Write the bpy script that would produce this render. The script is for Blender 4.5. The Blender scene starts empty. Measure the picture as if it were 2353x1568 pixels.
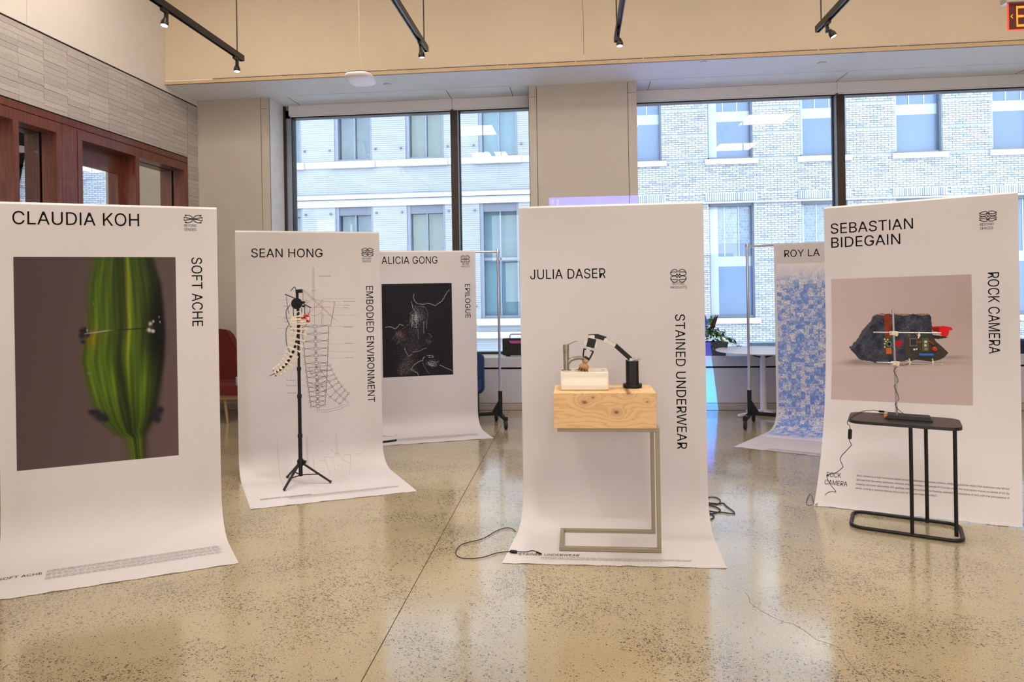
import bpy, math, random
import numpy as np
from mathutils import Vector, Matrix
from mathutils.geometry import tessellate_polygon
random.seed(7); rng = np.random.default_rng(7)
C = bpy.context.scene.collection
SC = bpy.context.scene
R_ = math.radians

# ---------------------------------------------------------------- camera, world, lights, exposure
F, CX, CY, H = 1564., 1176.5, 663., 1.5
ROLL, YAW = math.atan(.0166), math.atan(149/1564)
fw = np.array([-math.sin(YAW), math.cos(YAW), 0.])
r0 = np.array([math.cos(YAW), math.sin(YAW), 0.]); u0 = np.array([0, 0, 1.])
RT = r0*math.cos(ROLL)-u0*math.sin(ROLL); UP = u0*math.cos(ROLL)+r0*math.sin(ROLL)
EYE = np.array([0, 0, H])
cam = bpy.data.cameras.new('camera'); camo = bpy.data.objects.new('camera', cam); C.objects.link(camo)
cam.sensor_width = 36; cam.sensor_fit = 'HORIZONTAL'; cam.lens = F/2353*36
cam.shift_x = 0.0; cam.shift_y = -(784-CY)/2353; cam.clip_end = 200; cam.clip_start = .05
M = Matrix(((RT[0], UP[0], -fw[0], 0), (RT[1], UP[1], -fw[1], 0), (RT[2], UP[2], -fw[2], H), (0, 0, 0, 1)))
camo.matrix_world = M
SC.camera = camo
SC.view_settings.view_transform = 'Standard'; SC.view_settings.look = 'None'
SC.view_settings.gamma = 1; SC.view_settings.use_curve_mapping = False
SC.view_settings.exposure = 0.0
SC.cycles.use_denoising = True
SC.cycles.max_bounces = 8; SC.cycles.diffuse_bounces = 5; SC.cycles.glossy_bounces = 4; SC.cycles.transparent_max_bounces = 12
SC.cycles.sample_clamp_indirect = 6

def s2l(c):
    c = np.asarray(c, float)/255.
    return np.where(c <= .04045, c/12.92, ((c+.055)/1.055)**2.4)
def col(c): return tuple(float(v) for v in s2l(c))+(1.,)

W = bpy.data.worlds.new('overcast_sky'); SC.world = W; W.use_nodes = True
nt = W.node_tree; bg = nt.nodes['Background']
tc = nt.nodes.new('ShaderNodeTexCoord'); sp = nt.nodes.new('ShaderNodeSeparateXYZ'); nt.links.new(tc.outputs['Generated'], sp.inputs[0])
rp = nt.nodes.new('ShaderNodeValToRGB'); nt.links.new(sp.outputs['Z'], rp.inputs[0])
rp.color_ramp.elements[0].position = 0.0; rp.color_ramp.elements[0].color = (.83, .90, 1., 1)
rp.color_ramp.elements[1].position = .6; rp.color_ramp.elements[1].color = (.74, .84, 1., 1)
nt.links.new(rp.outputs[0], bg.inputs[0]); bg.inputs[1].default_value = 12.5

def area(name, loc, size, power, color, rot=(0, 0, 0), sy=None):
    l = bpy.data.lights.new(name, 'AREA'); l.energy = power; l.color = color; l.size = size
    if sy: l.shape = 'RECTANGLE'; l.size_y = sy
    o = bpy.data.objects.new(name, l); C.objects.link(o); o.location = loc; o.rotation_euler = rot; return o
YB_ = -5.0
# ceiling downlight fields of the room (above and behind the viewpoint)
WARM = (1., .85, .70)
for x in (-2.4, 1.0, 4.4):
    for y in (-1.5, 1.6):
        area('ceiling_lamp', (x, y, 5.3), 1.0, 34, WARM)
    area('ceiling_lamp', (x, 4.6, 5.3), .8, 40, WARM)

area('ceiling_lamp', (-3.7, 2.6, 5.35), .7, 26, WARM); area('ceiling_lamp', (-3.7, 5.6, 5.35), .7, 34, WARM)
for x in (-.6, 2.6, 5.6): area('ceiling_lamp', (x, 5.9, 5.35), .7, 10, WARM)
# added wide fill light in front of the solid back wall, behind the viewpoint
area('rear_fill', (1.2, YB_+.12, 2.5), 8.0, 195, (1., .95, .90), (R_(90), 0, 0), 2.9)
# slide projector standing on the floor behind the centre banner, thrown at the column and window sill
pj = bpy.data.lights.new('slide_projector', 'SPOT'); pj.energy = 1700; pj.spot_size = R_(76); pj.spot_blend = .05; pj.shadow_soft_size = .004
pjo = bpy.data.objects.new('slide_projector', pj); C.objects.link(pjo); pjo.location = (.5, 5.2, 1.0); pjo.rotation_euler = (R_(90), 0, 0)
pj.use_nodes = True; t_ = pj.node_tree; em = t_.nodes['Emission']; tcn = t_.nodes.new('ShaderNodeTexCoord'); sx_ = t_.nodes.new('ShaderNodeSeparateXYZ'); t_.links.new(tcn.outputs['Normal'], sx_.inputs[0])
def mth(op, a, b):
    n = t_.nodes.new('ShaderNodeMath'); n.operation = op
    for i, v in enumerate((a, b)):
        if isinstance(v, (int, float)): n.inputs[i].default_value = v
        else: t_.links.new(v, n.inputs[i])
    return n.outputs[0]
az = mth('ABSOLUTE', sx_.outputs['Z'], 0); pu = mth('DIVIDE', sx_.outputs['X'], az); pv = mth('DIVIDE', sx_.outputs['Y'], az)
ms = mth('MULTIPLY', mth('GREATER_THAN', pu, -.262), mth('LESS_THAN', mth('ADD', pu, mth('MULTIPLY', pv, .108)), .336)); ms = mth('MULTIPLY', ms, mth('LESS_THAN', pv, .51))
t_.links.new(ms, em.inputs['Strength'])
cr = t_.nodes.new('ShaderNodeValToRGB'); t_.links.new(mth('ADD', pv, .5), cr.inputs[0]); cr.color_ramp.elements[0].position = .28; cr.color_ramp.elements[0].color = (.02, .34, 1, 1); cr.color_ramp.elements[1].position = .42; cr.color_ramp.elements[1].color = (.09, .12, 1, 1)
t_.links.new(cr.outputs[0], em.inputs['Color'])

# ---------------------------------------------------------------- pixel -> real position helpers
def ray(x, y): return fw+RT*(x-CX)/F+UP*(CY-y)/F
def onz(x, y, z=0.): d = ray(x, y); return EYE+d*(z-H)/d[2]
def to_px(p): q = np.asarray(p, float)-EYE; w = q@fw; return CX+F*(q@RT)/w, CY-F*(q@UP)/w
def ony(x, y, Y): d = ray(x, y); return EYE+d*Y/d[1]
def onx(x, y, X): d = ray(x, y); return EYE+d*X/d[0]

# ---------------------------------------------------------------- materials
MT = {}
def newmat(name):
    m = bpy.data.materials.new(name); m.use_nodes = True
    return m, m.node_tree, m.node_tree.nodes['Principled BSDF']
def mat(name, c, rough=.5, metal=0., var=.06, vscale=6., bump=0., bscale=200., spec=.5, coat=0.):
    if name in MT: return MT[name]
    m, t, p = newmat(name)
    g = t.nodes.new('ShaderNodeNewGeometry')
    n = t.nodes.new('ShaderNodeTexNoise'); n.inputs['Scale'].default_value = vscale; n.inputs['Detail'].default_value = 4
    t.links.new(g.outputs['Position'], n.inputs['Vector'])
    r = t.nodes.new('ShaderNodeMapRange'); t.links.new(n.outputs['Fac'], r.inputs[0])
    r.inputs[1].default_value = .3; r.inputs[2].default_value = .7
    r.inputs[3].default_value = 1-var; r.inputs[4].default_value = 1+var
    mx = t.nodes.new('ShaderNodeVectorMath'); mx.operation = 'SCALE'
    mx.inputs[0].default_value = col(c)[:3]; t.links.new(r.outputs[0], mx.inputs['Scale'])
    t.links.new(mx.outputs[0], p.inputs['Base Color'])
    p.inputs['Roughness'].default_value = rough; p.inputs['Metallic'].default_value = metal
    p.inputs['Specular IOR Level'].default_value = spec; p.inputs['Coat Weight'].default_value = coat
    if bump:
        b = t.nodes.new('ShaderNodeBump'); b.inputs['Strength'].default_value = bump; b.inputs['Distance'].default_value = .01
        n2 = t.nodes.new('ShaderNodeTexNoise'); n2.inputs['Scale'].default_value = bscale; t.links.new(g.outputs['Position'], n2.inputs['Vector'])
        t.links.new(n2.outputs['Fac'], b.inputs['Height']); t.links.new(b.outputs[0], p.inputs['Normal'])
    MT[name] = m; return m
def emis(name, c, s):
    if name in MT: return MT[name]
    m, t, p = newmat(name); p.inputs['Base Color'].default_value = (0, 0, 0, 1)
    p.inputs['Emission Color'].default_value = col(c); p.inputs['Emission Strength'].default_value = s
    MT[name] = m; return m
def glass(name, tint=(1, 1, 1), refl=1.0):
    if name in MT: return MT[name]
    m, t, p = newmat(name); t.nodes.remove(p); o = t.nodes['Material Output']
    tr = t.nodes.new('ShaderNodeBsdfTransparent'); tr.inputs[0].default_value = tint+(1,)
    gl = t.nodes.new('ShaderNodeBsdfGlossy'); gl.inputs['Roughness'].default_value = .0; gl.inputs[0].default_value = (.9, .95, 1, 1)
    fr = t.nodes.new('ShaderNodeFresnel'); fr.inputs[0].default_value = 1.5
    mu = t.nodes.new('ShaderNodeMath'); mu.operation = 'MULTIPLY'; mu.inputs[1].default_value = refl; mu.use_clamp = True
    t.links.new(fr.outputs[0], mu.inputs[0])
    mx = t.nodes.new('ShaderNodeMixShader'); t.links.new(mu.outputs[0], mx.inputs[0])
    t.links.new(tr.outputs[0], mx.inputs[1]); t.links.new(gl.outputs[0], mx.inputs[2]); t.links.new(mx.outputs[0], o.inputs[0])
    MT[name] = m; return m
def vcmat(name, rough=.5):
    if name in MT: return MT[name]
    m, t, p = newmat(name); a = t.nodes.new('ShaderNodeVertexColor'); a.layer_name = 'print'
    t.links.new(a.outputs[0], p.inputs['Base Color']); p.inputs['Roughness'].default_value = rough; p.inputs['Specular IOR Level'].default_value = .15; MT[name] = m; return m

# ---------------------------------------------------------------- mesh helpers
ORG = {}
class MB:
    def __init__(s): s.v = []; s.f = []; s.m = []; s.smooth = False
    def add(s, v, f):
        o = len(s.v); s.v += [tuple(map(float, p)) for p in v]; s.f += [tuple(i+o for i in q) for q in f]; return s
    def box(s, x0, x1, y0, y1, z0, z1):
        return s.add([(x0,y0,z0),(x1,y0,z0),(x1,y1,z0),(x0,y1,z0),(x0,y0,z1),(x1,y0,z1),(x1,y1,z1),(x0,y1,z1)],
            [(0,3,2,1),(4,5,6,7),(0,1,5,4),(1,2,6,5),(2,3,7,6),(3,0,4,7)])
    def obox(s, c, ax, ay, az, hx, hy, hz):       # oriented box, half sizes
        c, ax, ay, az = map(np.asarray, (c, ax, ay, az)); V = []
        for k in (-1, 1):
            for i, j in ((-1,-1),(1,-1),(1,1),(-1,1)): V.append(c+ax*hx*i+ay*hy*j+az*hz*k)
        return s.add(V, [(0,3,2,1),(4,5,6,7),(0,1,5,4),(1,2,6,5),(2,3,7,6),(3,0,4,7)])
    def bar(s, a, b, w, d, up=(0, 0, 1)):         # rectangular bar a->b, w across, d along 'up'
        a, b = np.array(a, float), np.array(b, float); t = b-a; L = np.linalg.norm(t); t /= L
        up = np.array(up, float)
        if abs(t@up) > .98: up = np.array([0, 1., 0])
        x = np.cross(t, up); x /= np.linalg.norm(x); y = np.cross(x, t)
        return s.obox((a+b)/2, x, t, y, w/2, L/2, d/2)
    def prism(s, pts, z0, z1, fr=None):           # polygon in xy (or frame fr=(o,ax,ay,az)) extruded
        n = len(pts); V = [(p[0], p[1], z0) for p in pts]+[(p[0], p[1], z1) for p in pts]
        if fr:
            o, ax, ay, az = map(np.asarray, fr); V = [o+ax*p[0]+ay*p[1]+az*p[2] for p in V]
        F_ = [(i, (i+1) % n, n+(i+1) % n, n+i) for i in range(n)]
        tri = tessellate_polygon([[Vector((p[0], p[1], 0)) for p in pts]])
        F_ += [(a, b, c) for a, b, c in tri]+[(c+n, b+n, a+n) for a, b, c in tri]
        return s.add(V, F_)
    def tube(s, P, r, n=8, closed=False, cap=True):
        P = [np.array(p, float) for p in P]; N = len(P); V = []; prev = None
        for i, p in enumerate(P):
            a = P[(i-1) % N] if (closed or i) else P[i]; b = P[(i+1) % N] if (closed or i < N-1) else P[i]
            t = b-a; t /= (np.linalg.norm(t)+1e-9)
            if prev is None:
                h = np.array([0, 0, 1.]) if abs(t[2]) < .9 else np.array([1., 0, 0]); x = np.cross(t, h)
            else: x = prev-t*(prev@t)
            x /= (np.linalg.norm(x)+1e-9); y = np.cross(t, x); prev = x
            ri = r[i] if hasattr(r, '__len__') else r
            for k in range(n):
                a_ = 2*math.pi*k/n; V.append(p+(x*math.cos(a_)+y*math.sin(a_))*ri)
        Fc = []
        for i in range(N if closed else N-1):
            for k in range(n):
                j = (i+1) % N; Fc.append((i*n+k, i*n+(k+1) % n, j*n+(k+1) % n, j*n+k))
        if cap and not closed: Fc += [tuple(range(n))[::-1], tuple((N-1)*n+k for k in range(n))]
        s.smooth = True
        return s.add(V, Fc)
    def lathe(s, prof, c=(0, 0, 0), n=24, ax=(1,0,0), ay=(0,1,0), az=(0,0,1)):
        c, ax, ay, az = map(np.asarray, (c, ax, ay, az)); V = []
        for r, z in prof:
            for k in range(n):
                a = 2*math.pi*k/n; V.append(c+ax*(r*math.cos(a))+ay*(r*math.sin(a))+az*z)
        Fc = []
        for i in range(len(prof)-1):
            for k in range(n): Fc.append((i*n+k, i*n+(k+1) % n, (i+1)*n+(k+1) % n, (i+1)*n+k))
        Fc += [tuple(range(n))[::-1], tuple((len(prof)-1)*n+k for k in range(n))]
        return s.add(V, Fc)
    def build(s, name, m, parent=None, bevel=0., smooth=None, **kw):
        org = np.array(ORG[parent.name]) if parent is not None else np.array(kw.pop('org', (0, 0, 0)), float)
        me = bpy.data.meshes.new(name); me.from_pydata([tuple(np.array(p)-org) for p in s.v], [], s.f); me.update()
        o = bpy.data.objects.new(name, me); C.objects.link(o)
        if m is not None: me.materials.append(m)
        if parent is not None: o.parent = parent
        else: o.location = org
        ORG[o.name] = org
        if smooth or (smooth is None and s.smooth):
            me.polygons.foreach_set('use_smooth', [len(f) <= 4 for f in s.f])
            me.set_sharp_from_angle(angle=R_(40))
        if bevel:
            b = o.modifiers.new('bevel', 'BEVEL'); b.width = bevel; b.segments = 3; b.limit_method = 'ANGLE'; b.angle_limit = R_(50)
        for k, v in kw.items(): o[k] = v
        return o
def tag(o, label, cat, group=None, kind=None):
    o['label'] = label; o['category'] = cat
    if group: o['group'] = group
    if kind: o['kind'] = kind
    return o
def thing(name, loc, label, cat, group=None):
    o = bpy.data.objects.new(name, None); C.objects.link(o); o.location = [float(v) for v in loc]; o.empty_display_size = .1
    ORG[o.name] = np.array(loc, float); return tag(o, label, cat, group)
def struct(o): o['kind'] = 'structure'; return o
def B(x0, x1, y0, y1, z0, z1): return MB().box(x0, x1, y0, y1, z0, z1)
def copy_tree(o, parent=None):
    c = o.copy(); C.objects.link(c); c.parent = parent; ORG[c.name] = ORG.get(o.name)
    for ch in list(o.children): copy_tree(ch, c)
    return c
def rrect(x0, x1, y0, y1, r, n=6):
    P = []
    for cx_, cy_, a0 in ((x1-r, y1-r, 0), (x0+r, y1-r, 90), (x0+r, y0+r, 180), (x1-r, y0+r, 270)):
        for k in range(n+1):
            a = R_(a0+90*k/n); P.append((cx_+r*math.cos(a), cy_+r*math.sin(a)))
    return P

# ---------------------------------------------------------------- lettering (outlines of a plain grotesque)
OUTLINES = {
"A": (480, [[16,0,201,509,276,509,463,0,395,0,287,302,264,372,232,478,245,478,213,371,191,302,85,0],[110,142,110,199,370,199,370,142]]),
"B": (456, [[60,0,60,509,241,509,289,504,329,491,359,469,381,442,394,410,398,374,395,344,387,320,373,301,356,286,336,275,315,267,315,262,339,257,363,245,385,227,402,203,414,173,418,136,413,100,400,67,377,39,344,18,301,4,247,0],[125,57,245,57,296,63,330,80,349,105,355,137,352,161,342,184,327,203,306,218,279,228,248,231,125,231],[125,285,238,285,265,288,288,296,308,309,323,326,333,348,336,372,330,403,313,429,283,446,240,452,125,452]]),
"C": (510, [[267,-7,205,1,150,25,104,63,70,115,48,179,40,254,48,329,70,393,104,445,150,484,205,508,267,516,305,513,340,504,373,490,402,471,427,447,448,418,463,385,473,348,408,348,401,373,389,395,375,413,357,428,337,440,315,449,292,454,267,456,223,450,184,432,150,403,125,364,109,314,103,254,109,194,125,145,151,105,184,76,223,59,267,53,292,55,315,60,337,69,357,81,375,96,389,114,401,136,408,160,473,160,463,124,448,91,428,62,402,38,373,19,341,5,305,-4]]),
"D": (502, [[219,0,96,0,96,57,215,57,272,63,318,81,354,110,379,149,394,198,399,255,394,312,379,361,354,399,320,428,275,446,221,452,93,452,93,509,225,509,294,501,353,478,399,441,433,391,455,329,462,255,455,181,433,119,398,68,351,31,291,8],[125,509,125,0,60,0,60,509]]),
"E": (419, [[60,0,60,509,372,509,372,452,125,452,125,286,355,286,355,229,125,229,125,57,375,57,375,0]]),
"F": (410, [[60,0,60,509,369,509,369,452,125,452,125,278,346,278,346,221,125,221,125,0]]),
"G": (520, [[269,-7,205,1,149,25,104,64,69,116,47,179,40,254,47,329,69,393,103,445,149,484,203,508,265,516,304,513,340,504,374,489,403,469,429,445,449,416,465,384,474,349,408,349,399,372,387,393,373,411,356,427,337,439,315,448,291,454,265,456,222,450,183,432,150,404,125,364,109,314,103,254,109,194,125,145,151,105,184,76,224,59,269,53,309,57,345,71,374,93,396,123,410,160,415,202,434,199,283,199,283,256,478,256,478,200,471,141,451,91,419,50,377,19,326,0]]),
"H": (517, [[60,0,60,509,125,509,125,289,392,289,392,509,457,509,457,0,392,0,392,232,125,232,125,0]]),
"I": (300, [[31,0,31,57,118,57,118,452,31,452,31,509,269,509,269,452,183,452,183,57,269,57,269,0]]),
"J": (396, [[185,-7,124,3,75,33,44,81,33,145,33,173,98,173,98,145,104,104,122,74,149,56,185,50,220,56,248,74,266,104,272,145,272,509,336,509,336,145,326,81,294,33,246,3]]),
"K": (467, [[104,145,104,216,139,261,174,303,212,344,364,509,448,509,231,276,228,276],[60,0,60,509,125,509,125,334,124,225,125,193,125,0],[372,0,188,259,228,309,449,0]]),
"L": (393, [[60,0,60,509,125,509,125,57,361,57,361,0]]),
"M": (628, [[60,0,60,509,152,509,277,187,287,159,299,123,311,84,322,49,307,49,318,83,330,121,342,158,352,187,476,509,568,509,568,0,504,0,504,291,504,327,505,369,506,413,507,457,513,457,498,409,482,363,467,322,456,291,342,0,286,0,170,291,159,321,145,361,129,408,112,457,119,457,120,416,121,372,122,328,122,291,122,0]]),
"N": (523, [[60,0,60,509,136,509,343,183,363,151,388,107,414,55,405,54,401,108,399,157,399,195,399,509,463,509,463,0,387,0,202,290,177,331,148,381,108,452,119,454,122,384,124,328,125,291,125,0]]),
"O": (533, [[267,-7,205,1,150,25,105,63,70,115,48,179,40,254,48,329,70,393,105,445,150,484,205,508,267,516,329,508,384,484,429,445,464,393,486,329,493,254,486,179,464,115,429,63,384,25,329,1],[267,53,310,59,349,76,383,105,408,144,425,194,430,254,425,314,408,365,383,404,349,433,310,450,267,456,223,450,184,433,151,404,125,364,109,314,103,254,109,194,125,144,151,105,184,76,223,59]]),
"P": (445, [[60,0,60,509,235,509,289,503,332,487,366,462,390,430,404,391,409,348,404,304,390,265,366,233,332,207,289,191,235,186,109,186,109,242,233,242,269,246,297,256,318,272,333,294,342,319,344,348,342,376,333,402,318,423,297,439,268,449,232,452,125,452,125,0]]),
"Q": (533, [[245,159,313,159,369,85,384,65,468,-48,401,-48,346,27,331,46],[267,-7,205,1,150,25,105,63,70,115,48,179,40,254,48,329,70,393,105,445,150,484,205,508,267,516,329,508,384,484,429,445,464,393,486,329,493,254,486,179,464,115,429,63,384,25,329,1],[267,53,310,59,349,76,383,105,408,144,425,194,430,254,425,314,408,365,383,404,349,433,310,450,267,456,223,450,184,433,151,404,125,364,109,314,103,254,109,194,125,144,151,105,184,76,223,59]]),
"R": (449, [[60,0,60,509,236,509,290,504,333,489,367,465,390,433,405,395,409,352,405,309,390,271,367,240,333,217,289,203,236,198,96,198,96,255,234,255,269,258,298,267,319,281,334,300,342,324,345,352,342,380,334,405,319,425,298,440,269,449,233,452,125,452,125,0],[353,0,230,229,303,229,428,0]]),
"S": (447, [[224,-9,172,-4,128,9,91,31,64,60,46,96,38,137,104,137,110,110,123,88,142,71,166,59,194,52,224,49,257,52,286,60,311,74,329,92,341,114,346,139,342,161,332,179,316,193,296,205,272,214,245,222,184,239,128,260,86,289,60,326,52,372,58,413,75,448,102,476,138,498,180,511,227,516,275,511,316,498,351,476,377,449,394,415,401,378,337,378,326,412,302,437,267,453,225,459,194,456,167,448,145,435,129,418,118,398,115,376,119,352,131,334,148,319,169,308,191,300,212,293,264,279,312,264,336,252,359,238,379,220,395,198,405,171,408,139,403,99,386,64,360,34,323,11,278,-4]]),
"T": (449, [[32,452,32,509,417,509,417,452,257,452,257,0,193,0,193,452]]),
"U": (517, [[259,-8,203,-2,154,15,114,43,85,80,66,124,60,173,60,509,124,509,124,178,128,144,141,113,160,87,187,68,220,56,259,52,298,56,331,68,357,87,377,113,389,144,393,178,393,509,457,509,457,173,451,124,433,80,403,43,363,15,315,-2]]),
"V": (480, [[204,0,16,509,84,509,192,206,215,137,248,31,235,31,267,138,290,206,395,509,463,509,278,0]]),
"W": (686, [[155,0,16,509,82,509,163,196,175,145,187,94,197,40,189,40,200,94,211,145,224,196,306,509,380,509,462,196,474,145,486,94,497,40,488,40,499,94,510,145,523,196,603,509,670,509,530,0,455,0,368,323,351,391,336,475,350,475,335,395,318,323,230,0]]),
"X": (474, [[18,0,217,284,217,236,29,509,104,509,178,400,204,361,223,329,243,292,232,292,252,329,272,361,298,400,374,509,446,509,259,239,259,287,456,0,382,0,292,129,268,165,250,195,230,231,244,231,225,196,206,166,182,129,91,0]]),
"Y": (472, [[203,0,203,208,16,509,91,509,192,344,222,292,236,264,250,230,224,230,237,265,251,293,280,344,381,509,455,509,268,208,268,0]]),
"Z": (438, [[42,0,42,46,273,385,306,431,341,476,348,454,285,452,223,452,40,452,40,509,397,509,397,462,169,129,134,81,97,33,90,54,152,57,214,57,399,57,399,0]]),
"a": (389, [[160,-9,126,-5,94,5,68,22,48,45,35,73,30,108,34,138,43,161,58,179,78,193,100,203,125,211,178,220,234,227,252,230,265,235,273,243,276,255,276,257,273,279,267,297,256,311,240,322,220,329,196,331,171,329,149,322,132,313,118,301,107,288,100,274,41,291,57,322,79,346,104,364,133,375,163,382,194,384,215,383,239,379,263,372,286,360,306,343,322,320,333,290,337,251,337,0,277,0,277,52,272,52,264,38,252,25,236,12,215,1,190,-6],[170,45,202,49,228,59,248,74,263,93,272,115,276,138,276,190,270,186,259,182,231,176,200,171,175,168,154,164,134,159,117,150,103,139,95,124,92,105,94,87,102,72,114,61,130,52,149,47]]),
"b": (424, [[229,-8,198,-5,172,4,153,17,138,31,118,59,112,59,112,0,53,0,53,509,114,509,114,319,118,319,137,346,152,360,171,373,197,381,229,384,274,378,313,361,345,332,370,293,385,245,390,189,385,133,370,84,346,45,313,16,274,-2],[220,47,253,51,279,66,301,88,316,117,325,151,328,189,325,227,316,261,301,290,280,311,253,325,220,330,188,325,161,312,140,291,125,263,116,229,113,189,116,150,125,115,140,86,162,65,188,51]]),
"c": (396, [[207,-8,159,-2,117,16,82,46,56,85,40,133,34,187,40,243,56,291,82,330,117,360,159,378,207,384,234,383,260,377,284,368,305,356,324,341,340,322,353,301,362,277,303,262,298,276,290,289,281,301,270,311,257,319,242,325,226,329,207,330,173,325,145,310,124,287,108,258,99,224,96,187,99,151,108,117,124,89,145,66,173,51,207,46,226,48,243,52,258,58,271,66,282,76,292,89,299,102,304,117,363,102,354,78,341,56,325,37,306,21,285,9,261,-1,235,-6]]),
"d": (424, [[195,-8,151,-2,111,16,79,45,55,84,39,133,34,189,39,245,55,293,79,332,112,361,151,378,196,384,228,381,253,373,272,360,287,346,306,319,311,319,311,509,372,509,372,0,313,0,313,59,307,59,287,31,272,17,252,4,227,-5],[205,47,236,51,263,65,284,86,299,115,309,150,312,189,309,229,300,263,284,291,263,312,237,325,205,330,172,325,145,311,124,290,108,261,99,227,96,189,99,151,109,117,124,88,145,66,172,51]]),
"e": (404, [[212,-8,161,-2,117,16,82,46,56,85,40,132,34,187,39,242,55,290,81,329,115,359,157,378,205,384,236,382,266,374,294,361,319,341,341,315,357,282,368,242,371,194,371,169,75,169,75,221,338,221,310,202,307,237,298,269,283,294,263,314,237,326,205,330,173,326,146,313,125,294,109,270,99,241,96,211,96,178,100,139,110,106,128,80,151,61,179,50,212,46,234,48,254,53,271,61,285,73,297,88,306,105,365,91,353,63,335,39,311,19,283,4,249,-5]]),
"f": (254, [[228,379,228,327,6,327,6,379],[81,0,81,432,84,461,96,486,113,505,135,519,161,527,187,530,207,529,222,527,243,521,227,468,215,472,195,474,171,470,154,460,145,443,142,419,142,0]]),
"g": (425, [[207,-151,168,-148,134,-140,105,-127,82,-110,64,-91,51,-69,101,-41,122,-66,136,-78,154,-88,178,-95,207,-97,249,-92,282,-75,304,-47,311,-6,311,68,306,68,287,41,272,28,252,16,227,8,195,5,152,10,113,27,80,53,55,90,39,136,34,191,39,246,55,293,80,332,112,361,152,378,196,384,228,382,253,373,273,360,288,346,308,319,313,319,313,379,372,379,372,-9,367,-54,350,-90,324,-117,291,-136,251,-147],[205,59,237,63,264,75,285,95,300,121,309,154,312,193,309,231,300,264,285,291,264,312,237,325,205,330,172,325,145,312,124,290,109,262,99,229,96,193,99,155,109,123,124,96,145,76,172,63]]),
"h": (410, [[114,227,114,0,53,0,53,509,114,509,114,287,102,287,124,332,152,362,187,379,227,384,264,380,295,369,321,349,341,321,353,285,357,240,357,0,296,0,296,235,290,275,273,304,246,323,210,329,184,326,161,317,141,303,126,283,117,257]]),
"i": (167, [[53,0,53,379,114,379,114,0],[84,443,67,446,54,455,44,468,41,483,44,499,54,512,67,521,84,524,100,521,114,512,123,499,126,483,123,468,114,455,100,446]]),
"j": (167, [[53,379,114,379,114,-30,111,-63,102,-90,86,-113,65,-129,37,-139,4,-143,-10,-143,-10,-87,2,-87,25,-83,40,-72,50,-54,53,-29],[83,443,67,446,53,455,44,468,41,483,44,499,53,512,67,521,83,524,100,521,114,512,123,499,126,483,123,468,114,455,100,446]]),
"k": (381, [[110,137,110,212,121,212,284,379,360,379,184,199,177,199],[53,0,53,509,114,509,114,0],[294,0,148,186,191,229,372,0]]),
"l": (189, [[139,-2,101,3,74,20,58,47,53,84,53,509,114,509,114,99,115,77,120,62,130,54,146,52,160,53,170,54,181,3,162,-1]]),
"m": (610, [[53,0,53,379,112,379,112,295,108,295,118,323,132,346,151,363,172,376,195,384,219,386,257,380,287,361,309,331,321,295,312,295,322,321,337,343,357,361,381,375,407,383,437,386,468,383,497,372,522,354,541,328,553,296,557,255,557,0,496,0,496,254,490,289,473,313,447,326,419,330,395,328,374,320,358,307,345,290,338,270,335,247,335,0,274,0,274,260,269,288,253,311,229,326,199,330,178,328,158,320,140,307,126,289,117,266,114,238,114,0]]),
"n": (410, [[114,227,114,0,53,0,53,379,112,379,112,287,102,287,124,332,152,362,187,379,227,384,264,380,295,369,321,349,341,321,353,285,357,240,357,0,296,0,296,235,290,275,273,304,246,323,210,329,184,326,161,317,141,303,126,283,117,257]]),
"o": (415, [[207,-8,159,-2,117,16,82,46,56,85,40,133,34,187,40,243,56,291,82,330,117,360,159,378,207,384,256,378,299,360,333,330,359,291,376,243,381,187,376,133,359,85,333,46,299,16,256,-2],[207,46,242,51,270,66,292,89,307,117,316,151,319,187,316,224,307,258,292,287,270,310,242,325,207,330,173,325,145,310,124,287,108,258,99,224,96,187,99,151,108,117,124,89,145,66,173,51]]),
"p": (424, [[53,-143,53,379,112,379,112,319,118,319,137,346,152,360,171,373,197,381,229,384,274,378,313,361,345,332,370,293,385,245,390,189,385,133,370,84,346,45,313,16,274,-2,229,-8,198,-5,173,4,153,17,138,31,118,59,114,59,114,-143],[220,47,253,51,279,66,301,88,316,117,325,151,328,189,325,227,316,261,301,290,280,311,253,325,220,330,188,325,161,312,140,291,125,263,116,229,113,189,116,150,125,115,140,86,162,65,188,51]]),
"q": (424, [[372,-143,311,-143,311,59,306,59,287,31,272,17,252,4,227,-5,195,-8,151,-2,111,16,79,45,55,84,39,133,34,189,39,245,55,293,79,332,112,361,151,378,196,384,228,381,253,373,272,360,287,346,307,319,313,319,313,379,372,379],[205,47,236,51,263,65,284,86,299,115,309,150,312,189,309,229,300,263,284,291,263,312,237,325,205,330,172,325,145,311,124,290,108,261,99,227,96,189,99,151,109,117,124,88,145,66,172,51]]),
"r": (259, [[53,0,53,379,112,379,112,321,115,321,130,347,152,367,181,380,213,385,229,384,243,384,243,322,230,324,207,326,182,323,159,315,140,301,126,284,117,262,114,237,114,0]]),
"s": (365, [[182,-8,145,-5,112,3,84,18,62,38,45,63,36,94,94,107,105,79,124,60,150,49,181,45,217,50,244,62,262,81,268,103,265,121,254,136,237,147,212,155,149,170,104,186,72,208,53,237,47,274,51,305,65,332,87,354,115,370,149,381,187,384,223,381,254,372,279,358,299,339,314,316,324,290,268,277,258,298,243,316,219,328,187,333,156,329,131,317,114,299,109,277,112,258,124,243,144,232,172,223,229,209,275,194,306,171,325,142,331,107,326,75,312,47,290,24,260,6,223,-5]]),
"t": (227, [[204,379,204,327,6,327,6,379],[65,471,126,471,126,98,128,76,136,61,150,53,170,50,185,51,202,54,213,2,192,-3,168,-4,125,2,92,21,72,52,65,93]]),
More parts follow.
